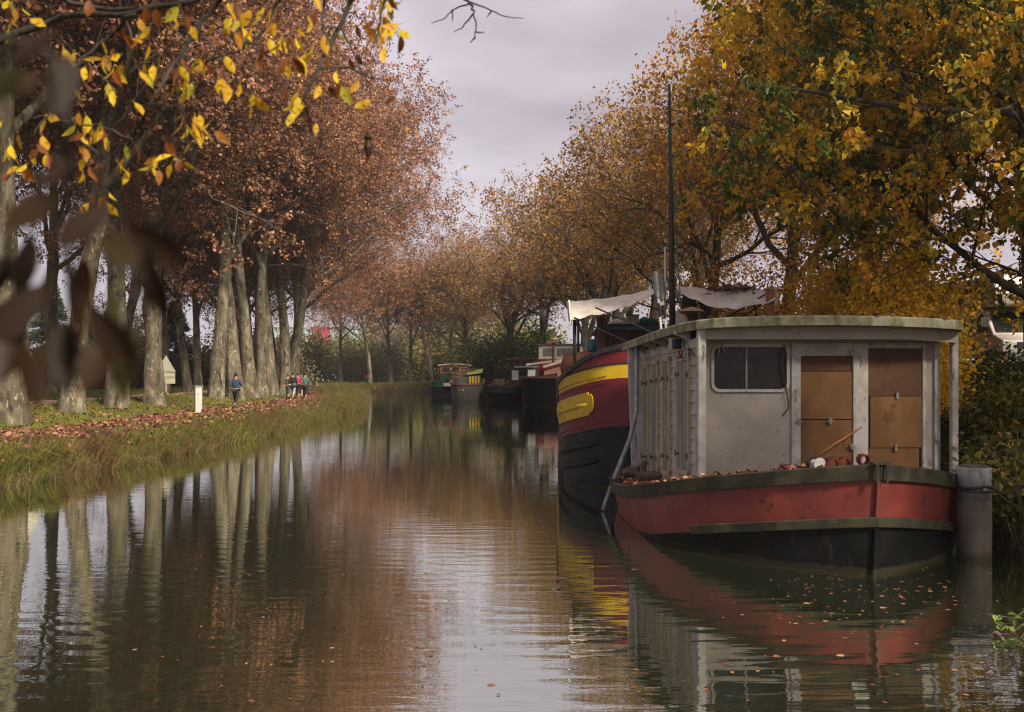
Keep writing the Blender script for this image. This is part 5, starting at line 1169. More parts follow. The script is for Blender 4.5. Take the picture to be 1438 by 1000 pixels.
def flat_leaves(name, P, size, mat, seed, label, tilt=.5, kind='stuff'):
    g = np.random.default_rng(seed); n = len(P); D = g.normal(0, 1, (n, 3)); D[:, 2] *= tilt*.5; D /= np.linalg.norm(D, axis=1, keepdims=True)
    N = g.normal(0, tilt, (n, 3)); N[:, 2] += 1.0; sz = size*g.uniform(.6, 1.35, n); V, Fq, At = leaf_quads(P, D, N, sz, sz*.8, g.random(n), True)
    me = npmesh(name, V, [(Fq, 0)], At); me.materials.append(mat); return tag(link(name, me), label, 'leaf litter', kind=kind)
P, u = left_pts(14000, 2.9, 5.1, 14, 98, g, 1.5); P[:, 2] += .05
flat_leaves('path_leaves', P, .15, litter_m, 1, 'red brown fallen leaves covering the towpath')
P, u = left_pts(4200, 5.2, 9.0, 14, 98, g, 1.5); P[:, 2] += .10
flat_leaves('turf_leaves', P, .15, litter_m, 2, 'brown fallen leaves scattered on the turf under the planes')
P, u = left_pts(2600, .2, 2.8, 14, 70, g, 1.5); P[:, 2] += .25
flat_leaves('bank_leaves', P, .13, litter_m, 3, 'fallen leaves caught in the rank bank grass', .9)
n = 1700; ly = g.uniform(.4, 7.2, n); side = g.random(n) < .75
hb_ = np.interp(ly, ST_Y, ST_B); lx = np.where(side, -hb_ + .05 + g.random(n)**1.3*.85, g.uniform(-1, 1, n)*hb_*.95); ok = (ly < 2.9) | (lx < -1.75 + .0*ly) ; lx, ly = lx[ok], ly[ok]
ok = g.random(len(lx)) < np.where((ly < 2.9) & (lx > -1.2), .45, 1.0); lx, ly = lx[ok], ly[ok]
P = np.array([tuple(hbw(a, b, sheer(b) + .05 + .03*random.random())) for a, b in zip(lx, ly)])
flat_leaves('deck_leaves', P, .085, litter_m, 4, 'red brown leaves lying on the houseboat deck')
P = np.array([tuple(hbw(a, b, roof_z(a, b) + .035)) for a, b in zip(g.uniform(-1.5, 2.5, 420), 2.55 + g.random(420)**1.2*4.5)])
flat_leaves('roof_leaves', P, .09, litter_m, 5, 'fallen leaves lying on the houseboat roof')
c5 = W(1030, 402, 22.6); P = np.column_stack([g.normal(c5.x, .28, 240), g.normal(22.9, .25, 240), np.abs(g.normal(0, .04, 240)) + c5.z - .06])
flat_leaves('awning_leaves', P, .11, litter_m, 6, 'heap of brown leaves lying in the sag of the awning', .9)
n = 5200; y = 8.5 + 22*g.random(n)**1.3; ex = np.interp(y, RE[::-1][:, 1][RE[::-1][:, 1] > 3], RE[::-1][:, 0][RE[::-1][:, 1] > 3]); Q = np.column_stack([ex + .2 + g.random(n)*5.5, y]); P = np.column_stack([Q, ground_z(Q) + g.uniform(.02, .3, n)])
flat_leaves('slope_ivy', P, .11, ivy_m, 7, 'dark ivy leaves covering the right bank slope', 1.0)

# floating leaves: the larger ones single, drifting crumbs as stuff
V, Fq, _ = leaf_quads(np.zeros((1, 3)), np.array([[1., 0, 0]]), np.array([[0, .1, 1.]]), np.ones(1), np.array([.8]), np.zeros(1), True); V = (V - np.array([.5, 0, .06])) * np.array([1, 1, .15])
flm = npmesh('floating_leaf', V, [(Fq, 0)]); flm.materials.append(float_m)
spots = []
for _ in range(46): spots.append((random.uniform(1130, 1345), random.triangular(800, 905, 835), random.uniform(.04, .075)))
for _ in range(38): spots.append((random.uniform(870, 1430), random.uniform(830, 990), random.uniform(.03, .06)))
for _ in range(22): spots.append((random.uniform(20, 860), random.uniform(665, 990), random.uniform(.03, .055)))
spots += [(690, 962, .075), (353, 985, .07), (478, 735, .08), (1180, 921, .08), (1090, 922, .08), (1118, 876, .07), (905, 745, .1), (890, 800, .09)]
for i, (px, py, s) in enumerate(spots):
    q = on_z(px, py)
    if inside(np.array([[q.x, q.y]]))[0]:
        lo = MB(); o = link('floating_leaf', flm, None, None, (q.x, q.y, .004), (R(random.uniform(-5, 5)), R(random.uniform(-5, 5)), random.uniform(0, 6.28))); o.scale = (s, s, s)
        tag(o, 'red brown fallen leaf floating on the dark canal water', 'leaf', 'fallen leaves floating on the canal')
pts = []
for _ in range(260):
    px, py = (random.uniform(1080, 1400), random.triangular(795, 900, 820)) if random.random() < .55 else (random.uniform(0, 1400), random.uniform(610, 990)); q = on_z(px, py); pts.append((q.x, q.y, .006))
for _ in range(420):
    px, py = random.uniform(660, 785), 655 + random.gauss(0, 2.2); q = on_z(px, py); pts.append((q.x, q.y, .006))
for _ in range(240):
    px, py = random.uniform(640, 780), random.uniform(566, 600); q = on_z(px, py); pts.append((q.x, q.y, .006))
pts = np.array(pts); pts = pts[inside(pts[:, :2])]; flat_leaves('drifting_leaf_crumbs', pts, .03, litter_m, 8, 'tiny leaf crumbs drifting on the canal', .05)

# ------------------------------------------------------------------ right bank bushes
for k, (px, d, s, lab) in enumerate([(1400, 14.5, 1.0, 'leafy bank bush behind the steel mooring pile'), (1440, 13.2, 1.1, 'leafy bank bush overhanging the water beyond the steel pile'), (1408, 19, .6, 'dense bank bush under the motorhome'), (1372, 20.5, .6, 'bank bush behind the houseboat porch post'), (1450, 16.0, 1.3, 'tall bank bush on the slope above the pile')]):
    x = (px - 719)*d/F; bush('bank_bush', b_bank, x, d, lab, None, s, k*1.3)
for k, (px, d, s) in enumerate([(1390, 15.5, 1.0), (1420, 17, 1.1), (1375, 17.5, 1.0), (1430, 14.3, .9), (1400, 21, 1.3)]):
    bush('ivy_mound', b_ivy, (px - 719)*d/F, d, 'low mound of dark ivy on the right bank slope', 'ivy mounds on the right bank slope', s, k*2.2)
b_gold = bush_mesh('gold_bush', 15, 3.4, 3.0, 4.6, 15000, .13, (leaf_orange, twig_m), clumps=44, stems=14)
for k, (x, y_, s, lab) in enumerate([(10.6, 30.5, 1.0, 'tall golden bush behind the right end of the awning'), (7.4, 29, .75, 'orange bush behind the mast of the maroon barge'), (12.0, 33, .9, 'tall golden bush left of the parked motorhome'), (9.2, 39, 1.2, 'broad golden bush behind the awning and mast')]):
    bush('golden_bush', b_gold, x, y_, lab, None, s, k*1.9)

b_yellow = bush_mesh('yellow_tall_bush', 19, 2.0, 1.9, 4.6, 13000, .125, (leaf_yellow, twig_m), clumps=60, stems=14)
for k, (x, y_, s, lab) in enumerate([(8.0, 19.0, .75, 'yellow leaved shrub rising over the houseboat roof by the porch post'), (8.9, 21.6, 1.05, 'tall yellow leaved shrub behind the middle of the houseboat roof'), (9.0, 25.0, 1.0, 'tall yellow leaved shrub right of the awning post')]):
    bush('yellow_shrub', b_yellow, x, y_, lab, None, s, k*1.4)
# thin dead stems and a bramble spray by the pile
def stem_plant(name, base, stems, label, leaf_cols, seed, cat='plant', lsz=.07):
    g = np.random.default_rng(seed); o = empty(name, base, 0, label, cat); sv = MB(); b_ = Vector(base)
    lv = V1m
    for pts_ in stems:
        pts_ = [Vector(p_) - b_ for p_ in pts_]; so_ = MB().tube(pts_, list(np.linspace(.008, .003, len(pts_))), 5).build('stem', twig_m, o, smooth=True)
        for _ in range(leaf_cols[1]):
            f = g.uniform(.35, 1)*(len(pts_)-1); i = min(int(f), len(pts_)-2); q = pts_[i].lerp(pts_[i+1], f - i)
            lo = link('leaf', lv[leaf_cols[0]], None, o, q, (g.uniform(-1, 1), g.uniform(-.3, 1.4), g.uniform(0, 6.28))); s = lsz*g.uniform(.7, 1.3); lo.scale = (s, s, s)
    return o
V1m = {}
for nm, st_ in (('green', [(0, (0.10, 0.16, 0.03)), (1, (0.28, 0.34, 0.10))]), ('purple', [(0, (0.05, 0.02, 0.02)), (1, (0.13, 0.055, 0.05))]), ('dry', [(0, (0.16, 0.08, 0.03)), (1, (0.34, 0.2, 0.06))])):
    mm = leafmat(nm + '_spray_leaf', st_, attr=False); V, Fq, _ = leaf_quads(np.zeros((1, 3)), np.array([[1., 0, 0]]), np.array([[0, 0, 1.]]), np.ones(1), np.array([.72]), np.zeros(1), True)
    V1m[nm] = npmesh(nm + '_leaf', V, [(Fq, 0)]); V1m[nm].materials.append(mm)
stem_plant('bramble', (5.75, 9.0, gz(5.75, 9.0)), [[(5.75, 9.0, .2), (5.3, 8.95, .42), W(1425, 868, 8.9), W(1385, 862, 8.8)], [(5.75, 9.0, .2), (5.2, 8.9, .40), W(1430, 885, 8.8), W(1395, 872, 8.7)]], 'green bramble spray reaching over the water near the frame corner', ('green', 10), 5, lsz=.10)
stem_plant('dead_bramble', (5.7, 8.8, gz(5.7, 8.8)), [[(5.7, 8.8, .2), (5.2, 8.8, .35), W(1420, 890, 8.7), W(1372, 893, 8.6)], [(5.7, 8.8, .2), (5.1, 8.75, .3), W(1428, 902, 8.6), W(1398, 900, 8.5)]], 'dark purple withered spray below the green bramble', ('purple', 8), 6, lsz=.09)
for k, (x, y_, stems) in enumerate([(7.0, 12.6, [[(7.0, 12.6, .3), W(1420, 620, 12.4), W(1398, 605, 12.2)], [(7.0, 12.6, .3), W(1428, 690, 12.2), W(1392, 640, 12.0), W(1384, 610, 12)]]), (7.15, 13.2, [[(7.15, 13.2, .5), W(1430, 640, 13), W(1405, 620, 12.8), W(1388, 640, 12.6)], [(7.15, 13.2, .5), W(1436, 720, 12.6), W(1425, 660, 12.5), W(1430, 600, 12.6)]])]):
    stem_plant('weed', (x, y_, gz(x, y_)), stems, ['thin dry weed stems arching beside the steel pile', 'purplish leafy weed arching right of the steel pile'][k], (['dry', 'purple'][k], 9), 9+k, lsz=.085)
for k, (px0, px1) in enumerate(((1358, 1364), (1366, 1370))):
    a, b = W(px0, 555, 22), W(px1, 500, 22); tag(MB().tube([a - Vector((0, 0, .5)), b], .022, 6).build('garden_cane', pale_rope), 'pale garden cane stuck upright in the bank below the motorhome', 'cane', 'garden canes below the motorhome')

# ------------------------------------------------------------------ motorhome parked above the right bank, facing the camera
MHx, MHy = 16.1, 28.5
mh = empty('motorhome', (MHx, MHy, gz(MHx, MHy + 2)), 0, 'pale beige motorhome parked above the right bank behind foliage', 'motorhome')
mh_m = surf('motorhome_beige', (0.56, 0.51, 0.46), (0.50, 0.45, 0.41), scale=1, rough=.4, bump=0); mh_g = surf('motorhome_grey', (0.22, 0.215, 0.21), (0.18, 0.175, 0.17), scale=2, rough=.5, bump=0)
prof = [(0.0, .45), (0.0, 1.02), (.55, 1.22), (1.15, 2.0), (1.75, 2.05), (1.75, .45)]
def side_prism(prof, x0, x1):
    n = len(prof); V = [(x0, y, z) for y, z in prof] + [(x1, y, z) for y, z in prof]; return MB().add(V, [tuple(range(n)), tuple(range(2*n-1, n-1, -1))] + [(i, n+i, n+(i+1) % n, (i+1) % n) for i in range(n)])
side_prism(prof, -1.0, 1.0).build('cab', mh_m, mh, bev=.05)
side_prism([(.35, 2.12), (.15, 2.45), (.35, 3.05), (6.2, 3.1), (6.2, .55), (1.8, .55), (1.8, 2.12)], -1.12, 1.12).build('living_box', mh_m, mh, bev=.06)
MB().add([(-.88, .585, 1.28), (.88, .585, 1.28), (.82, 1.10, 1.96), (-.82, 1.10, 1.96)], [(0, 1, 2, 3)]).build('windscreen', dark_glass, mh, loc=(0, -.03, .02))
MB().box((-1.02, .55, 1.15), (-1.0, 1.0, 1.2)).build('trim', mh_g, mh)
MB().add([(-1.006, .85, 1.3), (-1.006, 1.55, 1.3), (-1.006, 1.55, 1.9), (-1.006, 1.2, 1.9)], [(0, 1, 2, 3)]).build('side_window', dark_glass, mh)
MB().box((-.95, -.12, .4), (.95, .1, .68)).build('bumper', mh_g, mh, bev=.04); MB().box((-.55, -.02, .75), (.55, .01, .95)).build('grille', black_metal, mh)
for sx in (-1, 1):
    MB().box((sx*.72-.16, -.02, .74), (sx*.72+.16, .04, .96)).build('headlight', pale_plastic, mh, bev=.02)
    MB().box((min(sx*1.05, sx*1.32), .7, 1.45), (max(sx*1.05, sx*1.32), .8, 1.75)).bar((sx*1.0, .8, 1.35), (sx*1.15, .75, 1.5), .05, .05).build('mirror', black_metal, mh, bev=.02)
    for yy in (.95, 4.8):
        rows = [[(sx*.93 + xo, yy + r*math.cos(R(a)), .36 + r*math.sin(R(a))) for a in range(0, 360, 20)] for xo, r in ((-.1, .30), (-.09, .36), (.09, .36), (.1, .30))]
        wo = MB().loft(rows, closed=True, cap=True).build('wheel', black_metal, mh, smooth=False); rows = [[(sx*.93 + sx*.1 + sx*xo, yy + r*math.cos(R(a)), .36 + r*math.sin(R(a))) for a in range(0, 360, 20)] for xo, r in ((.0, .20), (.012, .19))]; MB().loft(rows, closed=True, cap=True).build('rim', grey_metal, wo)
MB().box((-.62, .62, 1.32), (-.55, .64, 1.42)).build('sticker', dkgreen_p, mh)

# ------------------------------------------------------------------ signs and marker post on the left bank
sign_m = surf('sign_back', (0.34, 0.33, 0.25), (0.26, 0.25, 0.19), scale=5, rough=.6); pole_m = surf('sign_pole', (0.50, 0.43, 0.27), (0.42, 0.35, 0.21), scale=6, rough=.6)
def road_sign(x, y, rz, label, plates=2):
    o = empty('road_sign', (x, y, gz(x, y) - .03), rz, label, 'sign'); MB().lathe([(.035, 0), (.035, 2.42)], 10).build('pole', pole_m, o, smooth=True)
    MB().prism([(-.45, 0), (.45, 0), (0, .8)], -.012, .012).build('triangle', sign_m, o, loc=(0, -.06, 1.68), rot=(R(90), 0, 0), bev=.004)
    for i in range(plates):
        z0 = 1.66 - (i+1)*.28; po = MB().box((-.42, -.075, z0), (.42, -.05, z0+.26)).build('plate', sign_m, o, bev=.006); MB().box((-.40, -.10, z0+.10), (.40, -.076, z0+.15)).build('channel', pole_m, po)
q = W(233, 571, 44.8); road_sign(q.x, q.y, R(22), 'back of a triangular road sign with plates beside a plane trunk')
q = W(2, 585, 31.0); road_sign(q.x - .25, 33.0, R(40), 'back of a triangular road sign cut off by the frame edge')
q = W(278, 570, 42); mk = empty('marker_post', (q.x, q.y, gz(q.x, q.y) - .03), R(32), 'square white marker post with a dark cap on the turf', 'marker post')
MB().box((-.145, -.145, 0), (.145, .145, 1.28)).build('post', surf('marker_grey', (0.42, 0.41, 0.36), (0.36, 0.35, 0.30), scale=3, rough=.7), mk, bev=.01)
MB().box((-.18, -.18, 1.28), (.18, .18, 1.33)).build('cap', mh_g, mk)
fp = MB().box((.147, -.14, .02), (.151, .14, 1.27)).build('white_face', white_c, mk)
for i, (z, w) in enumerate(((1.13, .05), (.92, .10), (.80, .04), (.62, .08), (.48, .05), (.10, .06))): MB().box((.152, -.05, z), (.155, .05, z+w)).build('black_mark', ink_black, fp)
for z in (.95, .72, .6): MB().box((-.08, -.149, z), (.02, -.1465, z+.012)).build('mark', ink_black, mk)

# ------------------------------------------------------------------ crimson and blue-grey building beyond the trees
bd = empty('building', (W(470, 500, 210).x, 212, gz(-40, 212)), R(6), 'modern building with crimson cladding and blue grey panels', 'building')
bg_m = surf('blue_grey_cladding', (0.26, 0.33, 0.37), (0.20, 0.26, 0.30), scale=.5, rough=.5, bump=0); cr_m = surf('crimson_cladding', (0.28, 0.022, 0.05), (0.21, 0.016, 0.04), scale=.6, rough=.6, bump=0)
MB().box((-16, 0, 0), (14, 14, 11.5)).build('wall', bg_m, bd)
for x0, x1 in ((-5.4, -1.4), (7.0, 9.0)): MB().box((x0, -.25, 5.5 if x0 < 0 else 8.5), (x1, 0, 12)).build('crimson_panel', cr_m, bd)
MB().box((-16.2, -.2, 11.5), (14.2, 14.2, 11.9)).build('roof', mh_g, bd)
for i in range(9):
    for z in (1.5, 4.6, 7.8):
        x = -15 + i*3.2
        if -7.2 < x < -1.2 or 4 < x < 10.2:
            if z > 4.6: continue
        w = MB().box((x, -.08, z), (x+1.9, .0, z+1.8)).build('window', white_c, bd); MB().box((x+.12, -.1, z+.12), (x+1.78, -.082, z+1.68)).build('pane', glass('far_glass', (0.06, 0.08, 0.09)) if 'far_glass' not in MATS else MATS['far_glass'], w)

# ------------------------------------------------------------------ people
def skin(name, pts, edges, root=0, levels=1, mat=None, parent=None):
    me = bpy.data.meshes.new('tmp'); me.from_pydata([p[:3] for p in pts], edges, []); o = bpy.data.objects.new('tmp', me); COL.objects.link(o)
    m_ = o.modifiers.new('s', 'SKIN'); m_.use_smooth_shade = True; sv = me.skin_vertices[0].data
    for i, p in enumerate(pts):
        r = p[3]; sv[i].radius = (r if np.isscalar(r) else r[0], r if np.isscalar(r) else r[1]); sv[i].use_root = (i == root)
    s_ = o.modifiers.new('ss', 'SUBSURF'); s_.levels = levels
    dg = bpy.context.evaluated_depsgraph_get(); m2 = bpy.data.meshes.new_from_object(o.evaluated_get(dg)); bpy.data.objects.remove(o); bpy.data.meshes.remove(me)
    m2.name = name; m2.materials.clear(); m2.polygons.foreach_set('use_smooth', np.ones(len(m2.polygons), dtype=bool)); return link(name, m2, mat, parent)
def plain(name, c, rough=.8):
    if name in MATS: return MATS[name]
    return surf(name, c, tuple(x*.75 for x in c), scale=8, rough=rough, bump=.15, bscale=30)
skin_c = plain('skin_tone', (0.42, 0.25, 0.17), .6); hair_c = plain('dark_hair', (0.035, 0.022, 0.015))
def person(loc, rz, label, top, legs, shoes, hair=hair_c, step=.3, arm_bend=.9, shorts=False, waist=None, sleeves=True, s=1.0, sit=False, hat=None):
    """faces local +y; step = stride; returns the thing"""
    o = empty('person', loc, rz, label, 'person'); o.scale = (s, s, s)
    hip, chest, neck, head = (0, 0, .95), (0, .02, 1.30), (0, .02, 1.47), (0, .05, 1.64)
    J = [(0, 0, .95, (.16, .115)), (0, .0, 1.12, (.14, .10)), (0, .02, 1.33, (.17, .115)), (0, .02, 1.46, .06), (0, .035, 1.53, .062), (0, .05, 1.63, (.085, .105)), (0, .05, 1.72, (.075, .09))]
    E = [(0, 1), (1, 2), (2, 3), (3, 4), (4, 5), (5, 6)]
    legp, armp = [], []
    for sd_, st in ((-1, step), (1, -step)):
        if sit: hp, kn, an, toe = (sd_*.10, 0, .92), (sd_*.13, .38, .80 - .12*sd_), (sd_*.12, .28, .38 - .12*sd_), (sd_*.12, .42, .34 - .12*sd_)
        else: hp, kn, an, toe = (sd_*.095, 0, .90), (sd_*.10, st*.55 + .05, .50), (sd_*.10, st - (.18 if st < 0 else 0), .10 + (.13 if st < 0 else 0)), (sd_*.11, st - (.14 if st < 0 else 0) + (.16 if st > 0 else .10), .045 + (.03 if st < 0 else 0))
        i = len(J); J += [(*hp, .092), (*kn, .064), (*an, .045), (*toe, .036)]; E += [(0, i), (i, i+1), (i+1, i+2), (i+2, i+3)]; legp.append((hp, kn, an, toe))
        sh, el = (sd_*.19, .02, 1.40), (sd_*.25, -st*.45 - .04, 1.15); ha = (sd_*.22, el[1] + .24*arm_bend, 1.15 - .24*(1 - arm_bend) + .02); 
        if sit: el, ha = (sd_*.24, .22, 1.2), (sd_*.2, .48, 1.12)
        i = len(J); J += [(*sh, .060), (*el, .046), (*ha, .034), (ha[0], ha[1]+.08, ha[2]+.01, .030)]; E += [(2, i), (i, i+1), (i+1, i+2), (i+2, i+3)]; armp.append((sh, el, ha))
    skin('body', J, E, 0, 1, skin_c, o)
    T = [(0, 0, .93, (.185, .135)), (0, 0, 1.12, (.175, .13)), (0, .02, 1.34, (.20, .14)), (0, .02, 1.46, .085)]; TE = [(0, 1), (1, 2), (2, 3)]
    for sh, el, ha in armp:
        i = len(T); T += [(*sh, .078), (*el, .062)]; TE += [(2, i), (i, i+1)]
        if sleeves: T.append((ha[0]*.98+el[0]*.02, ha[1]*.95 + el[1]*.05, ha[2], .048)); TE.append((i+1, i+2))
    skin('jacket', T, TE, 0, 1, top, o)
    Lg = [(0, 0, .97, (.165, .125))]; LE_ = []
    for hp, kn, an, toe in legp:
        i = len(Lg); Lg += [(*hp, .105), (*kn, .080)]; LE_ += [(0, i), (i, i+1)]
        if not shorts: Lg.append((*[an[k]*.94 + kn[k]*.06 for k in range(3)], .058)); LE_.append((i+1, i+2))
    skin('trousers', Lg, LE_, 0, 1, legs, o)
    for hp, kn, an, toe in legp: skin('shoe', [(an[0], an[1]-.03, an[2]-.03, .05), (an[0], an[1]+.03, an[2]-.05, .05), (*toe, .042)], [(0, 1), (1, 2)], 0, 1, shoes, o)
    hm = MB().ball((0, .035, 1.70), (.098, .115, .105), 12, 8); hm.build('hat' if hat else 'hair', hat or hair, o, smooth=True)
    MB().ball((0, .158, 1.645), (.016, .02, .022), 6, 4).ball((-.092, .05, 1.65), (.014, .025, .034), 6, 4).ball((.092, .05, 1.65), (.014, .025, .034), 6, 4).build('face_features', skin_c, o, smooth=True)['kind'] = 'stuff'
    if waist: MB().lathe([(.17, -.20), (.20, -.12), (.185, .0), (.17, .06)], 14, (0, -.01, .93)).build('tied_jacket', waist, o, smooth=True)
    return o
def on_bank(px, d, dx=0): x = (px - 719)*d/F; return (x, d, gz(x, d) + .05)
navy, blk, gry, tealc, redc, olive, crim, blu = plain('navy_fabric', (0.022, 0.04, 0.085)), plain('black_fabric', (0.012, 0.012, 0.014)), plain('grey_leggings', (0.34, 0.36, 0.38)), plain('teal_fabric', (0.05, 0.12, 0.11)), plain('red_fabric', (0.42, 0.03, 0.045)), plain('olive_fabric', (0.05, 0.048, 0.03)), plain('crimson_fabric', (0.34, 0.02, 0.06)), plain('blue_fabric', (0.05, 0.10, 0.16))
shoe_b, shoe_w = plain('blue_shoes', (0.06, 0.20, 0.34)), plain('pale_shoes', (0.45, 0.45, 0.42))
person(on_bank(331, 47.5), 0, 'person in navy jacket and black tights jogging along the leafy towpath', navy, blk, shoe_b, step=.32, hat=blk)
person(on_bank(318, 57.5), R(10), 'person in blue jacket half hidden behind a plane trunk', blu, blk, shoe_b, step=.2, s=.97)
person(on_bank(411.5, 64), R(-4), 'person walking in black top with jacket tied over grey leggings', blk, gry, shoe_w, step=.14, arm_bend=.3, waist=blk)
person(on_bank(428.5, 63.5), R(4), 'person walking in teal shirt and black leggings, forearms bare', tealc, blk, shoe_w, step=.14, arm_bend=.5, waist=blk, sleeves=False)
person(on_bank(404, 66), 0, 'person in olive jacket walking ahead of the black-topped walker', olive, olive, shoe_w, step=.15, arm_bend=.3, s=.95)
person(on_bank(418.5, 68), R(6), 'person in crimson top walking in the middle of the group', crim, blk, shoe_w, step=.15, arm_bend=.3)
person(on_bank(423, 70), R(180), 'person in red jacket and shorts running towards the walkers', redc, blk, shoe_b, step=.28, shorts=True, s=1.02)
pb = M1 @ Vector((-1.1, .6, 1.45)); person(pb, R(60), 'person in dark clothes standing on the green barge', plain('dark_blue_fabric', (0.015, 0.022, 0.04)), blk, blk, step=.06, arm_bend=.4, s=1.0, hat=blk)
# cyclist on the far bank
cx, cyy = W(516, 525, 129).x, 129.0
cz_ = gz(cx, cyy); by = empty('bicycle', (cx, cyy, cz_), R(75), 'dark bicycle ridden along the far bank', 'bicycle')
for yy in (-.52, .52):
    rows = []
    for k in range(21):
        a = 2*math.pi*k/20; rows.append([( (.02*math.cos(b_)), yy + (.33 + .02*math.sin(b_))*math.cos(a), .34 + (.33 + .02*math.sin(b_))*math.sin(a)) for b_ in (0, 2.1, 4.2)])
    wo = MB().loft(rows, closed=True).build('wheel', blk, by); sp = MB()
    for k in range(4): a = math.pi*k/4; sp.bar((0, yy - .32*math.cos(a), .34 - .32*math.sin(a)), (0, yy + .32*math.cos(a), .34 + .32*math.sin(a)), .006)
    sp.build('spokes', grey_metal, wo)
fr = MB()
for a, b in (((0, -.52, .34), (0, -.12, .32)), ((0, -.12, .32), (0, -.25, .85)), ((0, -.22, .75), (0, .38, .82)), ((0, .38, .82), (0, -.12, .32)), ((0, -.52, .34), (0, -.22, .75)), ((0, .52, .34), (0, .36, .95))): fr.tube([a, b], .018, 6)
fr.build('frame', blk, by); MB().box((-.06, -.36, .86), (.06, -.14, .91)).build('saddle', blk, by); MB().tube([(-.25, .42, 1.0), (0, .36, .98), (.25, .42, 1.0)], .014, 6).build('handlebar', blk, by)
rd = person((cx, cyy, cz_ - .02), R(75), 'person in red jacket riding the bicycle on the far bank', redc, blk, blk, sit=True, hat=white_c)
rd.location = Vector((cx, cyy, cz_ + .02)) + Matrix.Rotation(R(75), 3, 'Z') @ Vector((0, -.25, 0))

# ------------------------------------------------------------------ ducks resting on the houseboat side deck
duck_b = surf('duck_plumage', (0.15, 0.095, 0.06), (0.07, 0.045, 0.03), scale=22, rough=.85, bump=.4, bscale=60); duck_g = surf('duck_grey_head', (0.26, 0.235, 0.20), (0.17, 0.15, 0.125), scale=25, rough=.8); bill_m = plain('duck_bill', (0.30, 0.20, 0.05), .5)
def duck(loc, rz, label, headm, tucked=True):
    o = empty('duck', loc, rz, label, 'duck')
    P_ = [(0, -.22, .115, (.02, .014)), (0, -.14, .11, (.06, .05)), (0, -.02, .10, (.092, .085)), (0, .10, .11, (.075, .075)), (0, .15, .16, (.042, .045)), (0, .13 if tucked else .17, .215 if tucked else .25, .04), (0, .145 if tucked else .20, .25 if tucked else .29, (.042, .046))]
    skin('body', P_, [(i, i+1) for i in range(6)], 2, 2, duck_b, o)
    hy, hz = P_[6][1], P_[6][2]; MB().ball((0, hy+.01, hz), (.043, .052, .044), 12, 8).build('head', headm, o, smooth=True)
    MB().loft([[(x*.022, hy + .05, hz-.012 + z*.014) for x, z in ((-1, -1), (1, -1), (1, 1), (-1, 1))], [(x*.02, hy + .085, hz-.022 + z*.006) for x, z in ((-1, -1), (1, -1), (1, 1), (-1, 1))], [(x*.016, hy + .11, hz-.026 + z*.003) for x, z in ((-1, -1), (1, -1), (1, 1), (-1, 1))]], closed=True, cap=True).build('bill', bill_m, o)
    for sx in (-1, 1):
        MB().ball((sx*.075, -.05, .125), (.028, .15, .055), 10, 6).build('wing', duck_b, o, smooth=True); MB().ball((sx*.038, hy+.035, hz+.012), .006, 6, 4).build('eye', blk, o)
    MB().box((-.05, -.02, 0), (-.02, .05, .05)).build('foot', bill_m, o); MB().box((.02, -.02, 0), (.05, .05, .05)).build('foot', bill_m, o); return o
yy = 4.25; duck(hbw(-1.98, yy, sheer(yy) + .02), R(62), 'grey headed brown duck resting on the houseboat side deck', duck_g).scale = (1.25, 1.25, 1.25)
yy = 5.3; duck(hbw(-2.0, yy, sheer(yy) + .02), R(-120), 'darker brown duck sitting farther along the side deck', duck_b).scale = (1.25, 1.25, 1.25)

# ------------------------------------------------------------------ the tree beside the camera whose twigs hang into the picture
FT = empty('foreground_tree', (-2.6, -.6, gz(-2.6, -.6) - .05), 0, 'near tree whose yellow and brown leaved twigs hang into the picture', 'tree')
tb = FT.location.copy()
def rel(v): return Vector(v) - tb
MB().tube([(0, 0, 0), (.05, .1, 1.2), (.0, .2, 2.4), (.1, .45, 3.6), (.3, .8, 4.8)], [.17, .14, .12, .10, .06], 12).build('trunk', bark_dark, FT, smooth=True)
near_leaf = leafmat('near_leaf', [(0, (0.09, 0.028, 0.010)), (.28, (0.24, 0.075, 0.014)), (.40, (0.55, 0.30, 0.018)), (.75, (0.66, 0.44, 0.022)), (.92, (0.56, 0.42, 0.025)), (1, (0.24, 0.26, 0.03))], trans=.5, attr=False, rough=.5, patch=((0.20, 0.06, 0.012), 3.2, .60, .72))
dark_leaf = leafmat('near_brown_shaded_leaf', [(0, (0.013, 0.006, 0.003)), (.5, (0.026, 0.011, 0.004)), (1, (0.024, 0.022, 0.005))], trans=.25, attr=False, rough=.6)  # backlit shade is put into the brown of these leaves
def leaf_mesh(seed, mat):
    g = np.random.default_rng(seed); rows = []; cl = g.uniform(-.25, .35); fold = g.uniform(.1, .45)
    for t_, w in ((0, .02), (.12, .13), (.3, .22), (.5, .24), (.7, .18), (.87, .08), (1, .01)):
        z = -cl*t_*t_; rows.append([(t_, -w*(1 + .1*g.normal()), z + fold*w), (t_, -w*.5, z + fold*w*.45), (t_, 0, z), (t_, w*.5, z + fold*w*.45), (t_, w*(1 + .1*g.normal()), z + fold*w)])
    mb = MB().loft(rows); mb.bar((-.18, 0, 0), (.02, 0, 0), .02); me = mb.mesh('leaf', True); me.materials.append(mat); return me
NL = [leaf_mesh(k, near_leaf) for k in range(5)]; DL = [leaf_mesh(k + 20, dark_leaf) for k in range(3)]
D0 = 2.3
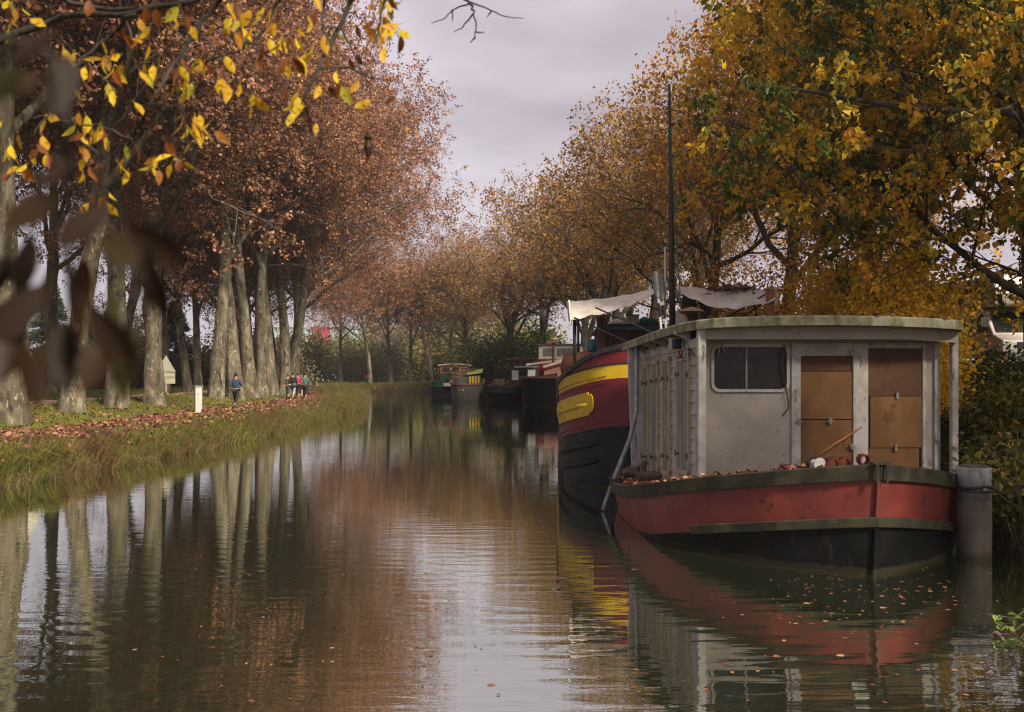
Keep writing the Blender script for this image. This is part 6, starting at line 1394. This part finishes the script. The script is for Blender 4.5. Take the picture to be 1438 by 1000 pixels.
def branch(pix, d, r0, r1, start=None, name='branch', wig=.012):
    pts_ = [W(px, py, d + .25*math.sin(i*1.3)*(.3)) for i, (px, py) in enumerate(pix)]
    if start is not None: pts_ = [Vector(start)] + pts_
    fine = []
    for a, b in zip(pts_[:-1], pts_[1:]):
        for j in range(4): fine.append(a.lerp(b, j/4) + Vector((random.gauss(0, wig*.3), random.gauss(0, wig*.3), random.gauss(0, wig*.3))) * (1 if j else 0))
    fine.append(pts_[-1]); return MB().tube([rel(p_) for p_ in fine], list(np.linspace(r0, r1, len(fine)) * .6), 7).build(name, bark_near, FT, smooth=True)
hub = tb + Vector((.3, .8, 4.8)); hub2 = tb + Vector((.08, .4, 3.4))
br_main = branch([(-120, 95), (0, 57), (90, 22), (190, 18), (270, 2), (420, -60)], 2.4, .022, .008, hub2)
br = [branch([(60, -30), (100, 5), (175, 13), (235, 8), (300, -15)], 2.5, .016, .006, hub),
      branch([(330, -40), (305, 5), (262, 60), (238, 100), (212, 145), (186, 196), (150, 215)], 2.2, .012, .003, hub),
      branch([(420, -40), (392, 0), (362, 52), (340, 70), (300, 82), (270, 95)], 2.35, .011, .003, hub),
      branch([(520, -50), (491, 4), (466, 60), (446, 98), (426, 140), (436, 170), (445, 185)], 2.3, .014, .003, hub),
      branch([(462, -30), (455, 10), (456, 40), (458, 62)], 2.2, .008, .003, hub), branch([(550, -40), (540, 0), (534, 35), (525, 60)], 2.25, .009, .003, hub),
      branch([(190, 20), (150, 55), (110, 90), (75, 150), (45, 195)], 2.3, .009, .003), branch([(236, 100), (245, 130), (262, 185), (268, 215)], 2.2, .006, .002),
      branch([(185, 195), (140, 175), (90, 170), (30, 160)], 2.25, .006, .002), branch([(446, 98), (490, 95), (520, 110), (548, 112)], 2.3, .006, .002), branch([(212, 145), (230, 160), (250, 150), (262, 165)], 2.2, .005, .002),
      branch([(186, 196), (170, 215), (160, 225)], 2.2, .005, .002), branch([(458, 40), (480, 42), (520, 120), (520, 140)], 2.3, .005, .002)]
bare_t = branch([(650, -60), (652, 0), (664, 8), (668, 30), (667, 55)], 3.0, .010, .003, hub + Vector((.6, .6, .3)), 'bare_twig')
for pix in ([(660, 5), (640, 12), (620, 28), (606, 33)], [(652, 0), (690, 15), (705, 22), (735, 26)], [(664, 20), (650, 38), (638, 45)], [(668, 45), (680, 46)], [(635, 14), (636, 30)], [(690, 15), (684, 24)], [(667, 52), (660, 60)]): branch(pix, 3.0, .005, .002, None, 'bare_twig', .004)
clus = [(22,18,4),(50,25,3),(10,50,2),(120,20,1),(250,25,3),(265,40,2),(205,35,4),(215,30,2),(320,25,6),(330,55,5),(345,30,3),(312,45,3),(385,25,2),(390,45,3),(440,15,2),(430,35,2),(455,50,3),(400,60,5),(395,75,3),(375,55,2),(425,85,4),(405,95,3),(418,90,2),(158,65,3),(160,85,2),(215,65,2),(185,70,2),(75,105,3),(95,105,3),(100,85,2),(115,120,2),(145,130,3),(122,118,2),(158,105,5),(172,112,3),(195,105,4),(202,130,2),(240,100,5),(245,115,4),(262,120,4),(250,130,3),(285,105,2),(275,95,2),(305,130,4),(310,112,3),(325,130,3),(358,148,2),(360,90,1),(15,180,2),(15,205,2),(5,215,2),(50,215,4),(70,225,4),(35,240,3),(20,245,3),(60,185,2),(110,190,4),(120,175,3),(145,190,4),(150,200,3),(105,220,3),(115,240,3),(125,240,2),(145,235,2),(165,220,2),(175,245,3),(215,235,5),(245,240,5),(240,215,3),(265,190,4),(272,175,3),(290,185,4),(255,180,2),(188,175,2),(190,230,1),(120,290,3),(142,285,2),(130,265,2),(410,155,2),(420,165,3),(440,170,2),(460,105,2),(483,95,2),(478,130,2),(448,130,3),(412,130,2),(362,146,1),(530,20,4),(545,15,4),(540,50,5),(525,45,3),(552,45,4),(530,62,3),(515,40,2),(560,10,2),(500,115,1),(520,150,2),(545,155,1)]
parents = [br_main] + br; cpt = []
for b_ in parents:
    vs_ = [b_.data.vertices[i].co + tb for i in range(0, len(b_.data.vertices), 7)]; cpt += [(v_, b_) for v_ in vs_]
def proj(v): return (719 + v.x/v.y*F, 525 - (v.z - CH)/v.y*F) if v.y > .1 else (-9e3, -9e3)
cpp = [(proj(v_), b_) for v_, b_ in cpt]; g = np.random.default_rng(5); nl = 0
for px, py, n_ in clus:
    bpar = min(cpp, key=lambda c_: (c_[0][0]-px)**2 + (c_[0][1]-py)**2)[1]
    cd = D0 + g.normal(0, .10); c_ = W(px, py - 8, cd); th = g.uniform(0, 6.28)
    for _ in range(n_):
        nl += 1; q = W(px + g.normal(0, 9), py - 10 + g.normal(0, 8), cd + g.normal(0, .05)); d_ = Vector((g.normal(0, .55), g.normal(0, .4), -1.0 + g.normal(0, .35))).normalized()
        lo = link('leaf', NL[int(g.integers(0, 5))], None, bpar, rel(q)); lo.rotation_euler = (d_.to_track_quat('X', 'Z') @ Euler((g.uniform(0, 6.28), 0, 0)).to_quaternion()).to_euler(); s = g.uniform(.030, .050); lo.scale = (s, s, s)
# very near, out-of-focus brown leaves on a drooping twig, backlit darkness in their colour
near_b = branch([(-160, -60), (-60, 40), (30, 60), (75, 80), (95, 170), (105, 260), (120, 360), (100, 440)], .48, .003, .0015, hub2, 'drooping_twig', .004)
near_c = branch([(75, 220), (140, 300), (185, 360), (190, 480)], .49, .002, .001, None, 'drooping_twig', .003); near_d = branch([(40, 330), (20, 380), (40, 470)], .47, .002, .001, None, 'drooping_twig', .003)
for px, py, sz, ang, gr_ in [(75,45,.045,200,1),(30,95,.04,210,1),(60,110,.045,190,1),(95,75,.05,260,1),(110,225,.042,200,0),(80,270,.045,215,0),(140,340,.055,0,0),(205,345,.058,285,0),(180,320,.05,330,0),(120,360,.055,250,0),(160,400,.05,280,0),(110,400,.05,262,0),(60,400,.06,230,0),(25,430,.06,262,0),(90,450,.055,272,0),(185,450,.06,268,0),(45,330,.05,250,0),(150,290,.045,220,0),(95,330,.05,280,0),(30,480,.05,275,0),(150,470,.045,255,0),(200,400,.05,262,0),(75,370,.055,235,0),(10,300,.05,265,0),(15,360,.045,240,0),(70,475,.045,265,0),(130,430,.05,300,0)]:
    q = W(px, py, .47 + .02*math.sin(px)); sz *= .72; a = R(ang); d_ = Vector((math.cos(a), .25*math.sin(px*.7), math.sin(a) if ang > 180 else -.3)).normalized()
    bpar = near_c if px > 135 else (near_d if px < 50 and py > 300 else near_b)
    lo = link('leaf', (DL[px % 3]), None, bpar, rel(q)); lo.rotation_euler = (d_.to_track_quat('X', 'Z') @ Euler((R(70 + (px % 7)*9), 0, 0)).to_quaternion()).to_euler(); lo.scale = (sz, sz, sz)
seed_b = W(517, 205, 2.3)
MB().lathe([(.001, -.035), (.008, -.02), (.012, -.005), (.007, .012), (.012, .02), (.002, .035)], 8, tuple(rel(seed_b))).build('withered_leaf', dark_leaf, br[10])
# ------------------------------------------------------------------ thin autumn haze
m, t, o_ = _new('autumn_haze'); pv = nd(t, 'ShaderNodeVolumePrincipled', Density=0.0005, Anisotropy=0.3); pv.inputs['Color'].default_value = (.90, .88, .92, 1)
t.links.new(pv.outputs[0], o_.inputs['Volume'])
hz = MB().box((-2600, -70, -5.5), (2600, 3300, 48)).build('haze', m); tag(hz, 'thin pale autumn haze over the canal', 'haze', kind='stuff')
